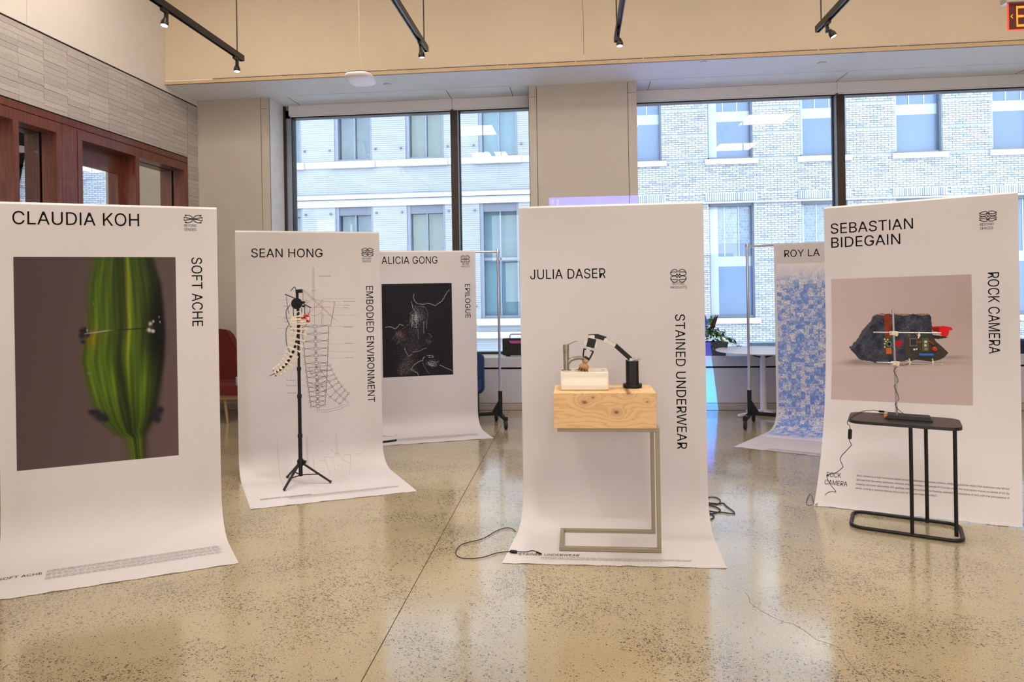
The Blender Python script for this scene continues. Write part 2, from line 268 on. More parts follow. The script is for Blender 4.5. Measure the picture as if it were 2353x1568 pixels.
"u": (410, [[182,-5,146,-1,115,11,89,31,69,59,57,95,53,139,53,379,114,379,114,144,119,105,137,75,164,56,200,50,226,53,249,62,268,77,283,97,293,122,296,153,296,379,357,379,357,0,298,0,298,92,307,92,286,47,257,17,222,0]]),
"v": (389, [[163,0,17,379,84,379,165,155,177,121,187,87,206,21,184,21,203,87,213,121,224,155,305,379,371,379,226,0]]),
"w": (567, [[138,0,23,379,87,379,133,214,154,137,175,41,165,41,186,135,206,214,252,379,316,379,362,214,382,136,402,41,391,41,413,135,434,214,480,379,545,379,429,0,368,0,319,172,305,225,291,280,277,338,291,338,277,280,263,225,248,172,199,0]]),
"x": (379, [[21,0,171,218,171,171,29,379,100,379,147,306,179,253,207,206,175,206,202,253,216,279,233,306,282,379,352,379,209,169,209,214,358,0,287,0,231,85,200,136,173,182,205,182,178,136,165,112,148,85,91,0]]),
"y": (389, [[47,-139,61,-86,71,-87,88,-90,104,-89,118,-84,130,-74,141,-58,151,-36,163,-1,17,379,84,379,165,155,177,121,187,87,206,21,184,21,202,87,224,155,305,379,371,379,204,-58,191,-85,177,-107,159,-124,139,-136,117,-143,91,-145,65,-143]]),
"z": (380, [[42,0,42,46,254,320,254,323,48,323,48,379,333,379,333,331,126,60,126,56,339,56,339,0]]),
".": (188, [[95,-4,78,-1,63,9,53,24,50,41,53,59,63,73,78,83,95,87,113,83,128,73,138,59,141,41,138,24,128,9,113,-1]]),
",": (188, [[38,-119,68,71,137,71,84,-119]]),
":": (188, [[95,-4,78,-1,63,9,53,24,50,41,53,59,63,73,78,83,95,87,113,83,128,73,138,59,141,41,138,24,128,9,113,-1],[95,271,78,274,63,284,53,299,50,316,53,334,63,349,78,359,95,362,113,359,128,349,138,334,141,316,138,299,128,284,113,274]]),
"'": (206, [[78,318,70,509,136,509,128,318]]),
}
def _area(lp): return sum(a[0]*b[1]-b[0]*a[1] for a, b in zip(lp, lp[1:]+lp[:1]))/2
def _in(p, lp):
    c = False
    for (x1, y1), (x2, y2) in zip(lp, lp[1:]+lp[:1]):
        if (y1 > p[1]) != (y2 > p[1]) and p[0] < (x2-x1)*(p[1]-y1)/(y2-y1)+x1: c = not c
    return c
def fill_loops(loops):
    """solid contours (each with the holes inside it) -> points and triangles; overlapping strokes are filled one by one"""
    loops = [[p for i, p in enumerate(lp) if p != lp[i-1]] for lp in loops]
    sg = 1 if _area(max(loops, key=lambda l: abs(_area(l)))) > 0 else -1
    P, T = [], []; holes = [l for l in loops if _area(l)*sg < 0]
    for lp in loops:
        if _area(lp)*sg < 0: continue
        grp = [lp]+[h for h in holes if _in(h[0], lp)]; o = len(P)
        P += [p for l in grp for p in l]
        T += [(a+o, b+o, c+o) for a, b, c in tessellate_polygon([[Vector((x, y, 0)) for x, y in l] for l in grp])]
    return P, T
GL = {}
for ch, (adv, fl) in OUTLINES.items():
    loops = [list(zip(v[::2], v[1::2])) for v in fl]
    GL[ch] = (adv,)+fill_loops(loops)
hx = sorted({p[0] for p in GL['H'][1]}); GL['I'] = (2*hx[0]+hx[1]-hx[0], [(hx[0], 0), (hx[1], 0), (hx[1], max(p[1] for p in GL['H'][1])), (hx[0], max(p[1] for p in GL['H'][1]))], [(0, 1, 2), (0, 2, 3)])
CAP = max(y for x, y in GL['H'][1])
def text2d(s, cap, width=None, track=0.):
    k = cap/CAP; x = 0; V = []; Fc = []
    for ch in s:
        if ch == ' ': x += 205; continue
        adv, pts, tri = GL[ch]; o = len(V); V += [(x+p[0], p[1]) for p in pts]; Fc += [(a+o, b+o, c+o) for a, b, c in tri]; x += adv+track
    kx = k if width is None else width/(x-45)
    return [((px-20)*kx, py*k) for px, py in V], Fc, x*kx
# ================================================================ SETTING
XL, YW, ZS, YT, YG = -4.82, 8.34, 3.98, 7.655, 8.757
XR, YB, ZC = 7.2, -5.0, 5.6
# floor: polished concrete cut into slabs
def floor_material():
    m, t, p = newmat('polished_concrete'); N = t.nodes.new; L = t.links.new
    g = N('ShaderNodeNewGeometry')
    def noise(s, d=4, r=.5):
        n = N('ShaderNodeTexNoise'); n.inputs['Scale'].default_value = s; n.inputs['Detail'].default_value = d; n.inputs['Roughness'].default_value = r
        L(g.outputs['Position'], n.inputs['Vector']); return n
    def mrange(src, a, b, c, d):
        r = N('ShaderNodeMapRange'); L(src, r.inputs[0])
        for i, v in enumerate((a, b, c, d)): r.inputs[i+1].default_value = v
        return r.outputs[0]
    def mix(fac, a, b, mode='MIX'):
        x = N('ShaderNodeMix'); x.data_type = 'RGBA'; x.blend_type = mode
        if isinstance(fac, float): x.inputs[0].default_value = fac
        else: L(fac, x.inputs[0])
        for i, v in ((6, a), (7, b)):
            if isinstance(v, tuple): x.inputs[i].default_value = v
            else: L(v, x.inputs[i])
        return x.outputs[2]
    base = mix(mrange(noise(1.1, 3).outputs['Fac'], .35, .65, 0, 1), col((168, 155, 124)), col((185, 172, 140)))
    base = mix(mrange(noise(160, 3, .7).outputs['Fac'], .35, .65, 0, 1), base, col((154, 141, 112)))
    base = mix(mrange(noise(110, 2).outputs['Fac'], .68, .74, 0, .6), base, col((220, 212, 194)))
    # dark aggregate: small chips, denser in patches
    v = N('ShaderNodeTexVoronoi'); v.inputs['Scale'].default_value = 88; v.inputs['Randomness'].default_value = 1
    L(g.outputs['Position'], v.inputs['Vector'])
    dens = mrange(noise(1.7, 3, .6).outputs['Fac'], .40, .66, .16, .80)
    sc = N('ShaderNodeSeparateColor'); L(v.outputs['Color'], sc.inputs[0])
    th = N('ShaderNodeMath'); th.operation = 'LESS_THAN'; L(sc.outputs[0], th.inputs[0]); L(dens, th.inputs[1])
    rad = mrange(sc.outputs[1], 0, 1, .14, .46)
    near = N('ShaderNodeMath'); near.operation = 'LESS_THAN'; L(v.outputs['Distance'], near.inputs[0]); L(rad, near.inputs[1])
    mu = N('ShaderNodeMath'); mu.operation = 'MULTIPLY'; L(th.outputs[0], mu.inputs[0]); L(near.outputs[0], mu.inputs[1])
    def chips(scale, lo, hi, r0_, r1_, dmap):
        nn = noise(scale*1.3, 2); ad = N('ShaderNodeVectorMath'); ad.operation = 'MULTIPLY_ADD'; L(nn.outputs['Color'], ad.inputs[0]); ad.inputs[1].default_value = (.022*60/scale,)*3; L(g.outputs['Position'], ad.inputs[2])
        v = N('ShaderNodeTexVoronoi'); v.inputs['Scale'].default_value = scale; L(ad.outputs[0], v.inputs['Vector'])
        s_ = N('ShaderNodeSeparateColor'); L(v.outputs['Color'], s_.inputs[0])
        a_ = N('ShaderNodeMath'); a_.operation = 'LESS_THAN'; L(s_.outputs[0], a_.inputs[0]); L(mrange(dmap, 1e-9+.44, .68, lo, hi), a_.inputs[1])
        b_ = N('ShaderNodeMath'); b_.operation = 'LESS_THAN'; L(v.outputs['Distance'], b_.inputs[0]); L(mrange(s_.outputs[1], 0, 1, r0_, r1_), b_.inputs[1])
        m_ = N('ShaderNodeMath'); m_.operation = 'MULTIPLY'; L(a_.outputs[0], m_.inputs[0]); L(b_.outputs[0], m_.inputs[1])
        k_ = N('ShaderNodeMath'); k_.operation = 'MULTIPLY'; L(m_.outputs[0], k_.inputs[0]); L(mrange(s_.outputs[2], 0, 1, .45, .95), k_.inputs[1]); return k_.outputs[0]
    dm = noise(2.0, 5, .62).outputs['Fac']
    c = mix(chips(95, .03, .75, .20, .56, dm), base, col((58, 50, 42)))
    c = mix(chips(180, .12, .9, .2, .55, dm), c, col((72, 62, 50)))
    L(c, p.inputs['Base Color'])
    L(mrange(noise(3, 4).outputs['Fac'], .3, .7, .10, .17), p.inputs['Roughness'])
    p.inputs['IOR'].default_value = 1.5; p.inputs['Specular IOR Level'].default_value = .75
    p.inputs['Coat Weight'].default_value = .6; p.inputs['Coat Roughness'].default_value = .11
    b = N('ShaderNodeBump'); b.inputs['Strength'].default_value = .05; b.inputs['Distance'].default_value = .02
    L(noise(9, 3).outputs['Fac'], b.inputs['Height']); L(b.outputs[0], p.inputs['Normal'])
    return m
MF = floor_material()
M_joint = mat('joint_dark', (70, 62, 50), .8)
floor = struct(B(XL, XR, YB, YW+.05, -.06, -.012).build('floor', M_joint))
xs = [XL, -4.565, -.848, 2.875, 6.595, XR]; ys = [YB, -1.37, 5.01, 7.14, YW+.05]
for i in range(len(xs)-1):
    for j in range(len(ys)-1):
        g_ = .0022
        B(xs[i]+g_, xs[i+1]-g_, ys[j]+g_, ys[j+1]-g_, -.012, 0).build('slab', MF, floor)
# hairline crack
ck = [onz(*p) for p in [(1712,1362),(1722,1374),(1723,1386),(1745,1402),(1768,1415),(1800,1430),(1822,1434),(1848,1450),(1878,1472),(1900,1478),(1925,1488),(1938,1502),(1945,1516),(1958,1532),(1970,1544),(1990,1556),(2000,1568),(2010,1580)]]
mb = MB()
for a, b in zip(ck[:-1], ck[1:]):
    t = (b-a)/np.linalg.norm(b-a); n = np.array([-t[1], t[0], 0]); w = .0011
    mb.add([a-n*w+u0*.0004, b-n*w+u0*.0004, b+n*w+u0*.0004, a+n*w+u0*.0004], [(0, 1, 2, 3)])
mb.build('crack', mat('crack_brown', (110, 84, 58), .8), floor)

M_white = mat('wall_paint_white', (222, 216, 210), .65, var=.02)
M_tan = mat('wall_panel_tan', (214, 198, 174), .6, var=.03, vscale=1.5)
M_soff = mat('soffit_paint', (236, 238, 242), .7, var=.015)
M_pier = mat('pier_paint', (196, 188, 177), .6, var=.02)
M_black = mat('matte_black', (22, 22, 23), .45, var=.02)
M_gap = mat('reveal_black', (14, 13, 12), .8)
M_ceil = mat('ceiling_paint', (225, 220, 210), .8)
struct(B(XL-.3, XR+.3, YB-.3, YT+.2, ZC, ZC+.2).build('ceiling', M_ceil))
struct(B(XL-.3, XR+.3, YB-.25, YB, -.06, ZC).build('wall_back', M_white))
struct(B(XR, XR+.25, YB, YG+.3, -.06, ZC).build('wall_right', M_white))
# upper wall above the soffit, in panels with thin seams
wu = struct(B(XL, XR, YT+.012, YT+.15, ZS+.02, ZC).build('wall_front', M_gap))
sx = [XL, .12, 5.0, XR]
for a, b in zip(sx[:-1], sx[1:]): B(a+.002, b-.002, YT-.006, YT+.012, ZS+.055, ZC).build('panel', M_tan, wu)
tr = struct(B(XL, XR, YT-.022, YT+.01, ZS, ZS+.035).build('trim_1', mat('ledge_trim', (205, 175, 135), .5)))
mb = MB(); X = XL+.6
while X < XR-.5:
    L_ = random.uniform(.7, 1.6); mb.bar((X, YT-.024, ZS+.04), (min(X+L_, XR), YT-.024, ZS+.041), .006, .006); X += L_+random.uniform(.006, .02)
mb.build('edge_line', mat('edge_line_brown', (92, 66, 44), .7), tr)
# soffit over the windows and in the window recess
so = struct(B(XL, XR, YT-.002, YW-.042, ZS, ZS+.12).build('trim_2', M_soff))
B(XL, XR, YW-.028, YG+.16, ZS+.001, ZS+.12).build('recess_panel', M_soff, so)
B(XL, XR, YW-.05, YW-.02, ZS+.02, ZS+.1).build('slot', M_gap, so)
B(-.46, .66, YW-.043, YW-.027, ZS+.0005, ZS+.05).build('slot_cover', M_soff, so)
B(XL, -3.98, YW-.043, YW-.027, ZS+.0005, ZS+.05).build('slot_cover', M_soff, so)
for X in (-3.62, -1.58, -.78, .93, 3.22, 5.3):
    B(X-.003, X+.003, YW+.02, YG-.005, ZS-.0008, ZS+.01).build('seam', M_gap, so)
# window wall: piers, sill boxes
wf = struct(MB().box(XL, -3.978, YW, YG+.4, 0, ZS).build('wall_window_side', M_pier))
B(-.452, .648, YW, YG+.4, 0, ZS).build('pier', M_pier, wf)
B(5.9, XR, YW, YG+.4, 0, ZS).build('pier', M_pier, wf)
for x0, x1 in ((-3.972, -3.87), (-.55, -.458), (.654, .757), (5.79, 5.894)):
    B(x0-.007, x1, YW+.02, YG+.38, 0, ZS).build('reveal_gap', M_gap, wf)
    B(x0, x1, YW+.002, YW+.03, 0, ZS-.135).build('shade_channel', M_pier, wf)
    B(x0, x1, YW+.002, YW+.03, ZS-.131, ZS).build('shade_channel', M_pier, wf)
B(-3.875, -3.866, YW+.03, YG+.02, .66, ZS).build('jamb_lining', mat('jamb_white', (240, 240, 242), .5), wf)
M_sill = mat('sill_panel', (192, 190, 200), .55, var=.02); M_sillt = mat('sill_top', (232, 232, 232), .35, var=.01)
for x0, x1, nm in ((-3.87, -.55, 'trim_3'), (.757, 5.79, 'trim_4')):
    t3 = struct(B(x0, x1, YW-.02, YG+.1, .53, .65).build(nm, M_sillt))
    B(x0, x1, YW-.021, YW-.015, .533, .647).build('sill_front', M_sill, t3)
    B(x0, x1, YW+.01, YW+.1, .505, .53).build('sill_reveal', M_gap, t3)
    n = 3
    for k in range(n):
        a = x0+(x1-x0)*k/n; b = x0+(x1-x0)*(k+1)/n
        B(a+.002, b-.002, YW-.003, YW+.1, .09, .505).build('panel', M_sill, t3)
    B(x0, x1, YW+.002, YW+.3, 0, .09).build('panel_backing', M_gap, t3)
for x0, x1, nm in ((-4.82, -.0, 'baseboard_left'), (.0, 7.2, 'baseboard_right')):
    struct(B(x0, x1, YW-.014, YW, 0.004, .085).build(nm, mat('baseboard_taupe', (170, 160, 158), .5)))
# windows: frames and glass
M_bronze = mat('bronze_frame', (58, 44, 38), .4, metal=.2, var=.03); M_alu = mat('grey_frame_side', (150, 160, 175), .4, metal=.1)
M_glass = glass('window_glass', (.97, .99, 1.0), 1.0)
def window(nm, x0, x1, mull):
    w = struct(B(x0, x0+.03, YG, YG+.18, .62, ZS).build(nm, M_bronze))
    if x0 < 0:
        B(x0+.03, x0+.10, YG+.04, YG+.17, .62, ZS).build('frame_side', M_alu, w); B(x0+.10, x0+.112, YG+.04, YG+.17, .62, ZS).build('gasket', M_black, w)
    B(x1-.012, x1, YG+.02, YG+.17, .62, ZS).build('frame_side', M_bronze, w)
    B(x0, x1, YG+.02, YG+.17, .60, .675).build('bottom_rail', M_black, w)
    B(x0, x1, YG+.04, YG+.17, ZS-.155, ZS-.05).build('head_rail', M_bronze, w)
    for X, side in mull:
        B(X, X+.09, YG, YG+.16, .62, ZS).build('mullion', M_bronze, w)
        if side > 0: B(X+.09, X+.096, YG+.012, YG+.15, .62, ZS).build('mullion_side', M_alu, w)
        else: B(X-.006, X, YG+.012, YG+.15, .62, ZS).build('mullion_side', M_alu, w)
        Xb = X+.10 if side > 0 else X-.02
        B(Xb, Xb+.01, YG+.1, YG+.15, .62, ZS).build('gasket', M_black, w)
    ed = [x0+.05]+[m[0]+.045 for m in mull]+[x1]
    for a, b in zip(ed[:-1], ed[1:]): B(a, b, YG+.13, YG+.136, .66, ZS-.06).build('pane', M_glass, w)
window('window_1', -3.87, -.55, [(-1.606, 1)]); window('window_2', .757, 5.79, [(3.235, -1)])
# roller shade boxes
M_val = mat('shade_box_grey', (226, 224, 228), .5, var=.01)
def shade(x0, x1, label):
    t = thing('roller_shade', ((x0+x1)/2, YG, ZS-.135), label, 'window shade', 'roller shade boxes over the windows')
    B(x0+.002, x1-.002, YG-.02, YG+.03, ZS-.135, ZS-.002).build('shade_box', M_val, t)
    MB().tube([(x0+.02, YG+.005, ZS-.14), (x1-.02, YG+.005, ZS-.14)], .008).build('hem_bar', mat('hem_white', (235, 238, 242), .3), t)
    B(x0+.01, x0+.02, YG-.018, YG+.02, ZS-.155, ZS-.135).build('bracket', M_alu, t)
shade(-3.78, -1.575, 'pale grey roller shade box over the left window, left of the mullion')
shade(-1.575, -.55, 'short pale grey roller shade box over the left window beside the column')
shade(.757, 3.235, 'long pale grey roller shade box over the right window beside the column')
shade(3.235, 5.77, 'pale grey roller shade box over the right window, right of the dark mullion')

# ---------------------------------------------------------------- left wall
ZB, ZT, YF = 3.21, 3.90, 8.10
wl = struct(B(XL-.25, XL-.012, YB, YW+.2, ZT-.02, ZC).build('wall_left', M_gap))
for a, b in ((YB, 1.4), (1.4, 3.5), (3.5, 5.61), (5.61, YW)):
    B(XL-.012, XL, a+.0015, b-.0015, ZT+.012, ZC).build('panel', M_white, wl)
B(XL-.25, XL-.014, 2.0, YF+.01, ZB, ZT).build('tile_backing', mat('grout_grey', (134, 124, 122), .9), wl)
B(XL-.25, XL-.014, YF+.006, YW, 0, ZT).build('tile_backing', MT['grout_grey'], wl)
B(XL-.25, XL, YB, 2.3, 0, ZT).build('plaster', M_white, wl); B(XL-.26, XL+.001, YW+.0005, YG+.45, 0, ZC).build('corner_return', M_white, wl)
M_tile = [mat('grey_tile_'+n, c, .85, var=.07, vscale=40, bump=.3, bscale=120) for n, c in (('mid', (184, 177, 172)), ('light', (190, 183, 178)), ('dark', (178, 171, 167)))]
tiles = {}
def tile(y0, y1, z0, z1):
    k = (round(y1-y0, 3), round(z1-z0, 3)); m = random.choice(M_tile); dz = random.uniform(0, .004)
    if (k, m.name) not in tiles:
        me_o = MB().box(-.014, 0, 0, y1-y0-.0022, 0, z1-z0-.0022).build('tile', m, wl); tiles[(k, m.name)] = me_o.data; o = me_o
    else: o = bpy.data.objects.new('tile', tiles[(k, m.name)]); C.objects.link(o); o.parent = wl
    o.location = (XL+dz-.002, y0, z0)
yy = 8.10-.288*11; nrow = 13; rh = (ZT-.004-ZB)/nrow
for c_ in range(11):
    off = random.choice((0, .35, .5, .7))*rh; zz = [ZB]+[ZB+rh*r+off for r in range(0 if off else 1, nrow)]+[ZT-.004]
    for za, zb in zip(zz[:-1], zz[1:]):
        if zb-za > .008: tile(yy, yy+.288, za, zb)
    yy += .288
for r in range(-24, nrow): tile(YF+.012, YW-.003, ZB+rh*r, ZB+rh*(r+1))
# wooden storefront in the left wall
def wood_mat(name, c1, c2, rough=.35, axis=2, scale=9., coat=.2, ring=6.):
    if name in MT: return MT[name]
    m, t, p = newmat(name); g = t.nodes.new('ShaderNodeNewGeometry'); mp = t.nodes.new('ShaderNodeMapping')
    s = [scale*6]*3; s[axis] = scale*.35; mp.inputs['Scale'].default_value = s; t.links.new(g.outputs['Position'], mp.inputs[0])
    n = t.nodes.new('ShaderNodeTexNoise'); n.inputs['Scale'].default_value = 1; n.inputs['Detail'].default_value = 6; n.inputs['Distortion'].default_value = 1.2
    t.links.new(mp.outputs[0], n.inputs['Vector']); r = t.nodes.new('ShaderNodeValToRGB'); t.links.new(n.outputs['Fac'], r.inputs[0])
    r.color_ramp.elements[0].position = .32; r.color_ramp.elements[0].color = col(c1); r.color_ramp.elements[1].position = .7; r.color_ramp.elements[1].color = col(c2)
    t.links.new(r.outputs[0], p.inputs['Base Color']); p.inputs['Roughness'].default_value = rough; p.inputs['Coat Weight'].default_value = coat
    MT[name] = m; return m
M_mah = wood_mat('mahogany', (84, 42, 30), (124, 66, 48))
D0 = .15
def framebox(parent, y0, y1, z0, z1, depth=D0, proud=.0, name='frame_member'):
    return B(XL-depth, XL+proud, y0, y1, z0, z1).build(name, M_mah, parent)
s1 = struct(B(XL-.2, XL-.004, 2.3, YF, 3.135, ZB-.012).build('trim_5', M_mah))
B(XL-.2, XL-.01, 2.3, YF, ZB-.012, ZB).build('reveal', M_gap, s1)
B(XL-.2, XL-.012, 2.3, YF, 3.128, 3.135).build('reveal', M_gap, s1)
B(XL-.2, XL-.012, YF-.006, YF+.012, 0, ZB).build('reveal', M_gap, s1)
B(XL-.16, XL-.004, 6.006, 6.20, 0, 3.128).build('post', M_mah, s1)
B(XL-.17, XL-.012, 5.998, 6.006, 0, 3.128).build('reveal', M_gap, s1); B(XL-.17, XL-.012, 6.20, 6.208, 0, 3.128).build('reveal', M_gap, s1)
M_lglass = glass('inner_glass', (.80, .88, .93), 12.)
def wleaf(nm, y0, y1, muls, door=None):
    w = struct(B(XL-D0, XL, y0, y1, 3.03, 3.126).build(nm, M_mah))
    for a, b in [(y0, y0+.06)]+[(m-.032, m+.032) for m in muls]+[(y1-.065, y1)]: framebox(w, a, b, 0, 3.03, name='stile')
    ed = [y0+.06]+[v for m in muls for v in (m-.032, m+.032)]+[y1-.065]
    for i in range(0, len(ed), 2):
        a, b = ed[i], ed[i+1]
        if door is not None and i//2 == door:
            B(XL-D0-.04, XL-D0+.005, a, b, 2.82, 3.03).build('door_rail', M_mah, w)
            B(XL-D0-.04, XL-D0+.005, b-.09, b, 0, 2.82).build('door_stile', M_mah, w)
            B(XL-D0-.04, XL-D0+.005, a, a+.06, 0, 2.82).build('door_stile', M_mah, w)
        B(XL-D0-.02, XL-D0-.012, a, b, .1, 3.03).build('pane', M_lglass, w)
        framebox(w, a, b, 0, .12, name='bottom_rail')
wleaf('window_3', 2.4, 5.998, [3.6, 5.47])
wleaf('door_1', 6.208, YF-.008, [7.11], door=0)
# small dark room behind the glass
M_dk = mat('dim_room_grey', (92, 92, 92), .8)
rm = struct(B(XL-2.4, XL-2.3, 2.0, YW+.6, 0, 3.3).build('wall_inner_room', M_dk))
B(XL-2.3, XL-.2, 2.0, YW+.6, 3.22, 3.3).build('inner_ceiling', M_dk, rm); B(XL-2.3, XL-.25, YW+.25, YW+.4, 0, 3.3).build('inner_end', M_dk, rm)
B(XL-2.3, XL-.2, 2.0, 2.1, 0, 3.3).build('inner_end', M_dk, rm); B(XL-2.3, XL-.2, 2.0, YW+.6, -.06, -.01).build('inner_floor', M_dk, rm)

# ================================================================ STREET OUTSIDE
YO = 22.0
M_pb = mat('painted_brick', (138, 145, 154), .8, var=.03, vscale=3); M_stone = mat('pale_stone', (172, 176, 180), .7, var=.02)
M_wf = mat('blue_grey_sash', (88, 102, 122), .6); M_wf2 = mat('dark_window_head', (74, 85, 103), .7)
struct(B(-30, 34, 9.4, 40, -4.1, -4.0).build('ground_street', mat('street_concrete', (222, 222, 220), .9)))
bl = thing('brick_building', (-6, YO, -4), 'white painted brick building with sash windows across the street, behind the left window', 'building')
def wall_with_holes(x0, x1, z0, z1, holes, y0, y1, m, parent, name='wall'):
    xs = sorted({x0, x1}|{h[0] for h in holes}|{h[1] for h in holes}); zs = sorted({z0, z1}|{h[2] for h in holes}|{h[3] for h in holes}); mb = MB()
    for i in range(len(xs)-1):
        run = None
        for j in range(len(zs)-1):
            cx_, cz_ = (xs[i]+xs[i+1])/2, (zs[j]+zs[j+1])/2
            if any(h[0] < cx_ < h[1] and h[2] < cz_ < h[3] for h in holes):
                if run is not None: mb.box(xs[i], xs[i+1], y0, y1, run, zs[j]); run = None
            elif run is None: run = zs[j]
        if run is not None: mb.box(xs[i], xs[i+1], y0, y1, run, zs[-1])
    return mb.build(name, m, parent)
def PO(x, y): p = ony(x, y, YO); return p[0], p[2]
wx = [PO(767.6, 300)[0], PO(932.8, 300)[0], PO(1098.8, 300)[0]]; ww = PO(854, 300)[0]-wx[0]; stp = (wx[2]-wx[0])/2
wins = []
for k in range(-5, 4):
    X = wx[0]+stp*k
    zb1 = PO(811, 372)[1]; zt1 = PO(811, 261)[1]; zt2 = PO(811, 474)[1]; zb2 = PO(1145, 732)[1]
    wins += [(X, X+ww, zb1, zt1+.15, 0), (X, X+ww, zb2, zt2, 1), (X, X+ww, zb1+5.4, zt1+5.5, 0), (X, X+ww, -3.4, zb2-1.9, 1)]
wall_with_holes(-16, .75, -4, 11.8, [w[:4] for w in wins], YO, YO+.35, M_pb, bl)
# courses of the painted brick: faint ridges
mb = MB(); z = -3.9
while z < 8.5:
    segs = [(-16, .75)]
    for w in wins:
        if w[2]-.02 < z+.03 < w[3]+.02:
            ns = []
            for a, b in segs:
                if w[1] <= a or w[0] >= b: ns.append((a, b))
                else:
                    if w[0] > a: ns.append((a, w[0]))
                    if w[1] < b: ns.append((w[1], b))
            segs = ns
    for a, b in segs:
        x = a
        while x < b-.02:
            l = min(random.uniform(.25, .9), b-x); y = YO-.004-random.uniform(0, .010); mb.add([(x, y, z), (x+l, y, z), (x+l, y, z+.052), (x, y, z+.052), (x, YO, z), (x+l, YO, z), (x, YO, z+.052), (x+l, YO, z+.052)], [(0, 1, 2, 3), (4, 5, 1, 0), (3, 2, 7, 6)]); x += l
    z += .068
mb.build('brick_courses', M_pb, bl, kind='stuff')
def zrow(y): return PO(811, y)[1]
for za, zb, d in ((zrow(386), zrow(373)+.03, .05), (zrow(459), zrow(450), .16), (zrow(476), zrow(460), .05), (zrow(787)+.1, zrow(766), .14), (zrow(748), zrow(737), .05)):
    B(-16, .75, YO-d, YO, za, zb).build('stone_band', M_stone, bl)
M_cur = [mat('curtain_cream', (146, 142, 124), .9, var=.04), mat('curtain_grey', (122, 124, 126), .9, var=.06, vscale=2), mat('blind_cyan', (128, 152, 158), .8, var=.02)]
M_og = glass('outer_glass', (.85, .92, .95), .35)
for (x0, x1, z0, z1, lo) in wins:
    if z1 < -.5: cur = 1
    k = round((x0-wx[0])/stp); cur = {0: 1, 1: 0, 2: 2}.get(k, abs(k) % 2)
    w = MB(); fwd = .07
    w.box(x0, x0+.12, YO+.02, YO+.3, z0, z1).box(x1-.07, x1, YO+.02, YO+.3, z0, z1)
    if lo: w.box(x0, x1, YO+.05, YO+.3, z1-.3, z1)
    else: w.box(x0, x1, YO+.05, YO+.3, z1-.12, z1)
    w.box(x0, x1, YO+.05, YO+.3, z0, z0+.09)
    w.box((x0+x1)/2+.0, (x0+x1)/2+.045, YO+.1, YO+.24, z0, z1)
    if z1-z0 > 2.4: w.box(x0, x1, YO+.1, YO+.24, (z0+z1)/2, (z0+z1)/2+.09)
    wo = w.build('window', M_wf, bl)
    B(x0+.1, x1-.06, YO+.2, YO+.21, z0+.08, z1-.1).build('pane', M_og, wo)
    B(x0, x1, YO+.33, YO+.4, z0, z1).build('curtain', M_cur[cur], wo)
    if lo: B(x0+.02, x1-.02, YO+.04, YO+.06, z1-.28, z1).build('window_head', M_wf2, wo)
    B(x0-.12, x1+.12, YO-.13, YO+.05, z0-.22, z0).build('window_sill', M_stone, bl)
    if -3 <= k <= 2 and z0 > -1 and z0 < 6:
        for bx in (x0-.16, x1+.12):
            for bz in (z0+.4, z1-.25): B(bx-.025, bx+.03, YO-.07, YO, bz-.03, bz+.03).build('shutter_hinge', M_wf2, bl)

# ---- right building, light brick
br = thing('brick_building', (7, YO, -4), 'pale grey brick building with large square windows across the street, behind the right window', 'building')
M_mort = mat('pale_mortar', (158, 166, 176), .9, var=.02)
M_brk = [mat('pale_brick_'+n, c, .8, var=.05, vscale=12) for n, c in (('white', (156, 161, 168)), ('cream', (148, 154, 162)), ('grey', (128, 136, 148)))]
bxL = [PO(1626.5, 360)[0]+k*((PO(2280.7, 340)[0]-PO(1626.5, 365)[0])/3) for k in range(-1, 8)]
bw = PO(1730.6, 365)[0]-PO(1626.5, 365)[0]
zbU = zR = PO(1680, 365.5)[1]; zbL = PO(1684, 731)[1]; ztL = PO(1684, 467)[1]; hU = ztL-zbL
rw = []
for X in bxL:
    for z0 in (zbU, zbL, zbU+(zbU-zbL)): rw.append((X, X+bw, z0, z0+hU))
X0R, X1R = .78, 24.
wall_with_holes(X0R, X1R, -4, 11.8, rw, YO+.02, YO+.45, M_mort, br)
ledges = []
for z0 in (zbU, zbL): ledges += [z0+.02, z0+.02+.80, z0+.02+1.61, z0+.02+2.42]
BL, BH, G = .208, .0667, .011
cells = []
z = -.9; row = 0
while z < zbU+2.2:
    x = X0R+(row % 2)*BL/2+random.uniform(0, .01)
    solz = ztL+.06 < z+BH/2 < ztL+.06+.27
    if not solz:
        while x < X1R-8.0:
            a, b = x+G/2, x+BL-G/2
            for (p, q, r_, s_) in rw:
                if r_-.02 < z+BH/2 < s_+.02:
                    if a < q and b > p:
                        if a < p: b = min(b, p)
                        elif b > q: a = max(a, q)
                        else: a = b
            if b-a > .05 and not any(abs(z+BH/2-lz) < BH*.5 and not any(p-.02 < (a+b)/2 < q+.02 for p, q, _, _ in rw) for lz in ledges if True): cells.append((a, b, z+G/2, z+BH-G/2))
            x += BL
    z += BH; row += 1
for X in bxL[:7]:      # soldier courses over the lower windows
    x = X-.1
    while x < X+bw+.1: cells.append((x+G/2, x+BH-G/2, ztL+.07, ztL+.32)); x += BH
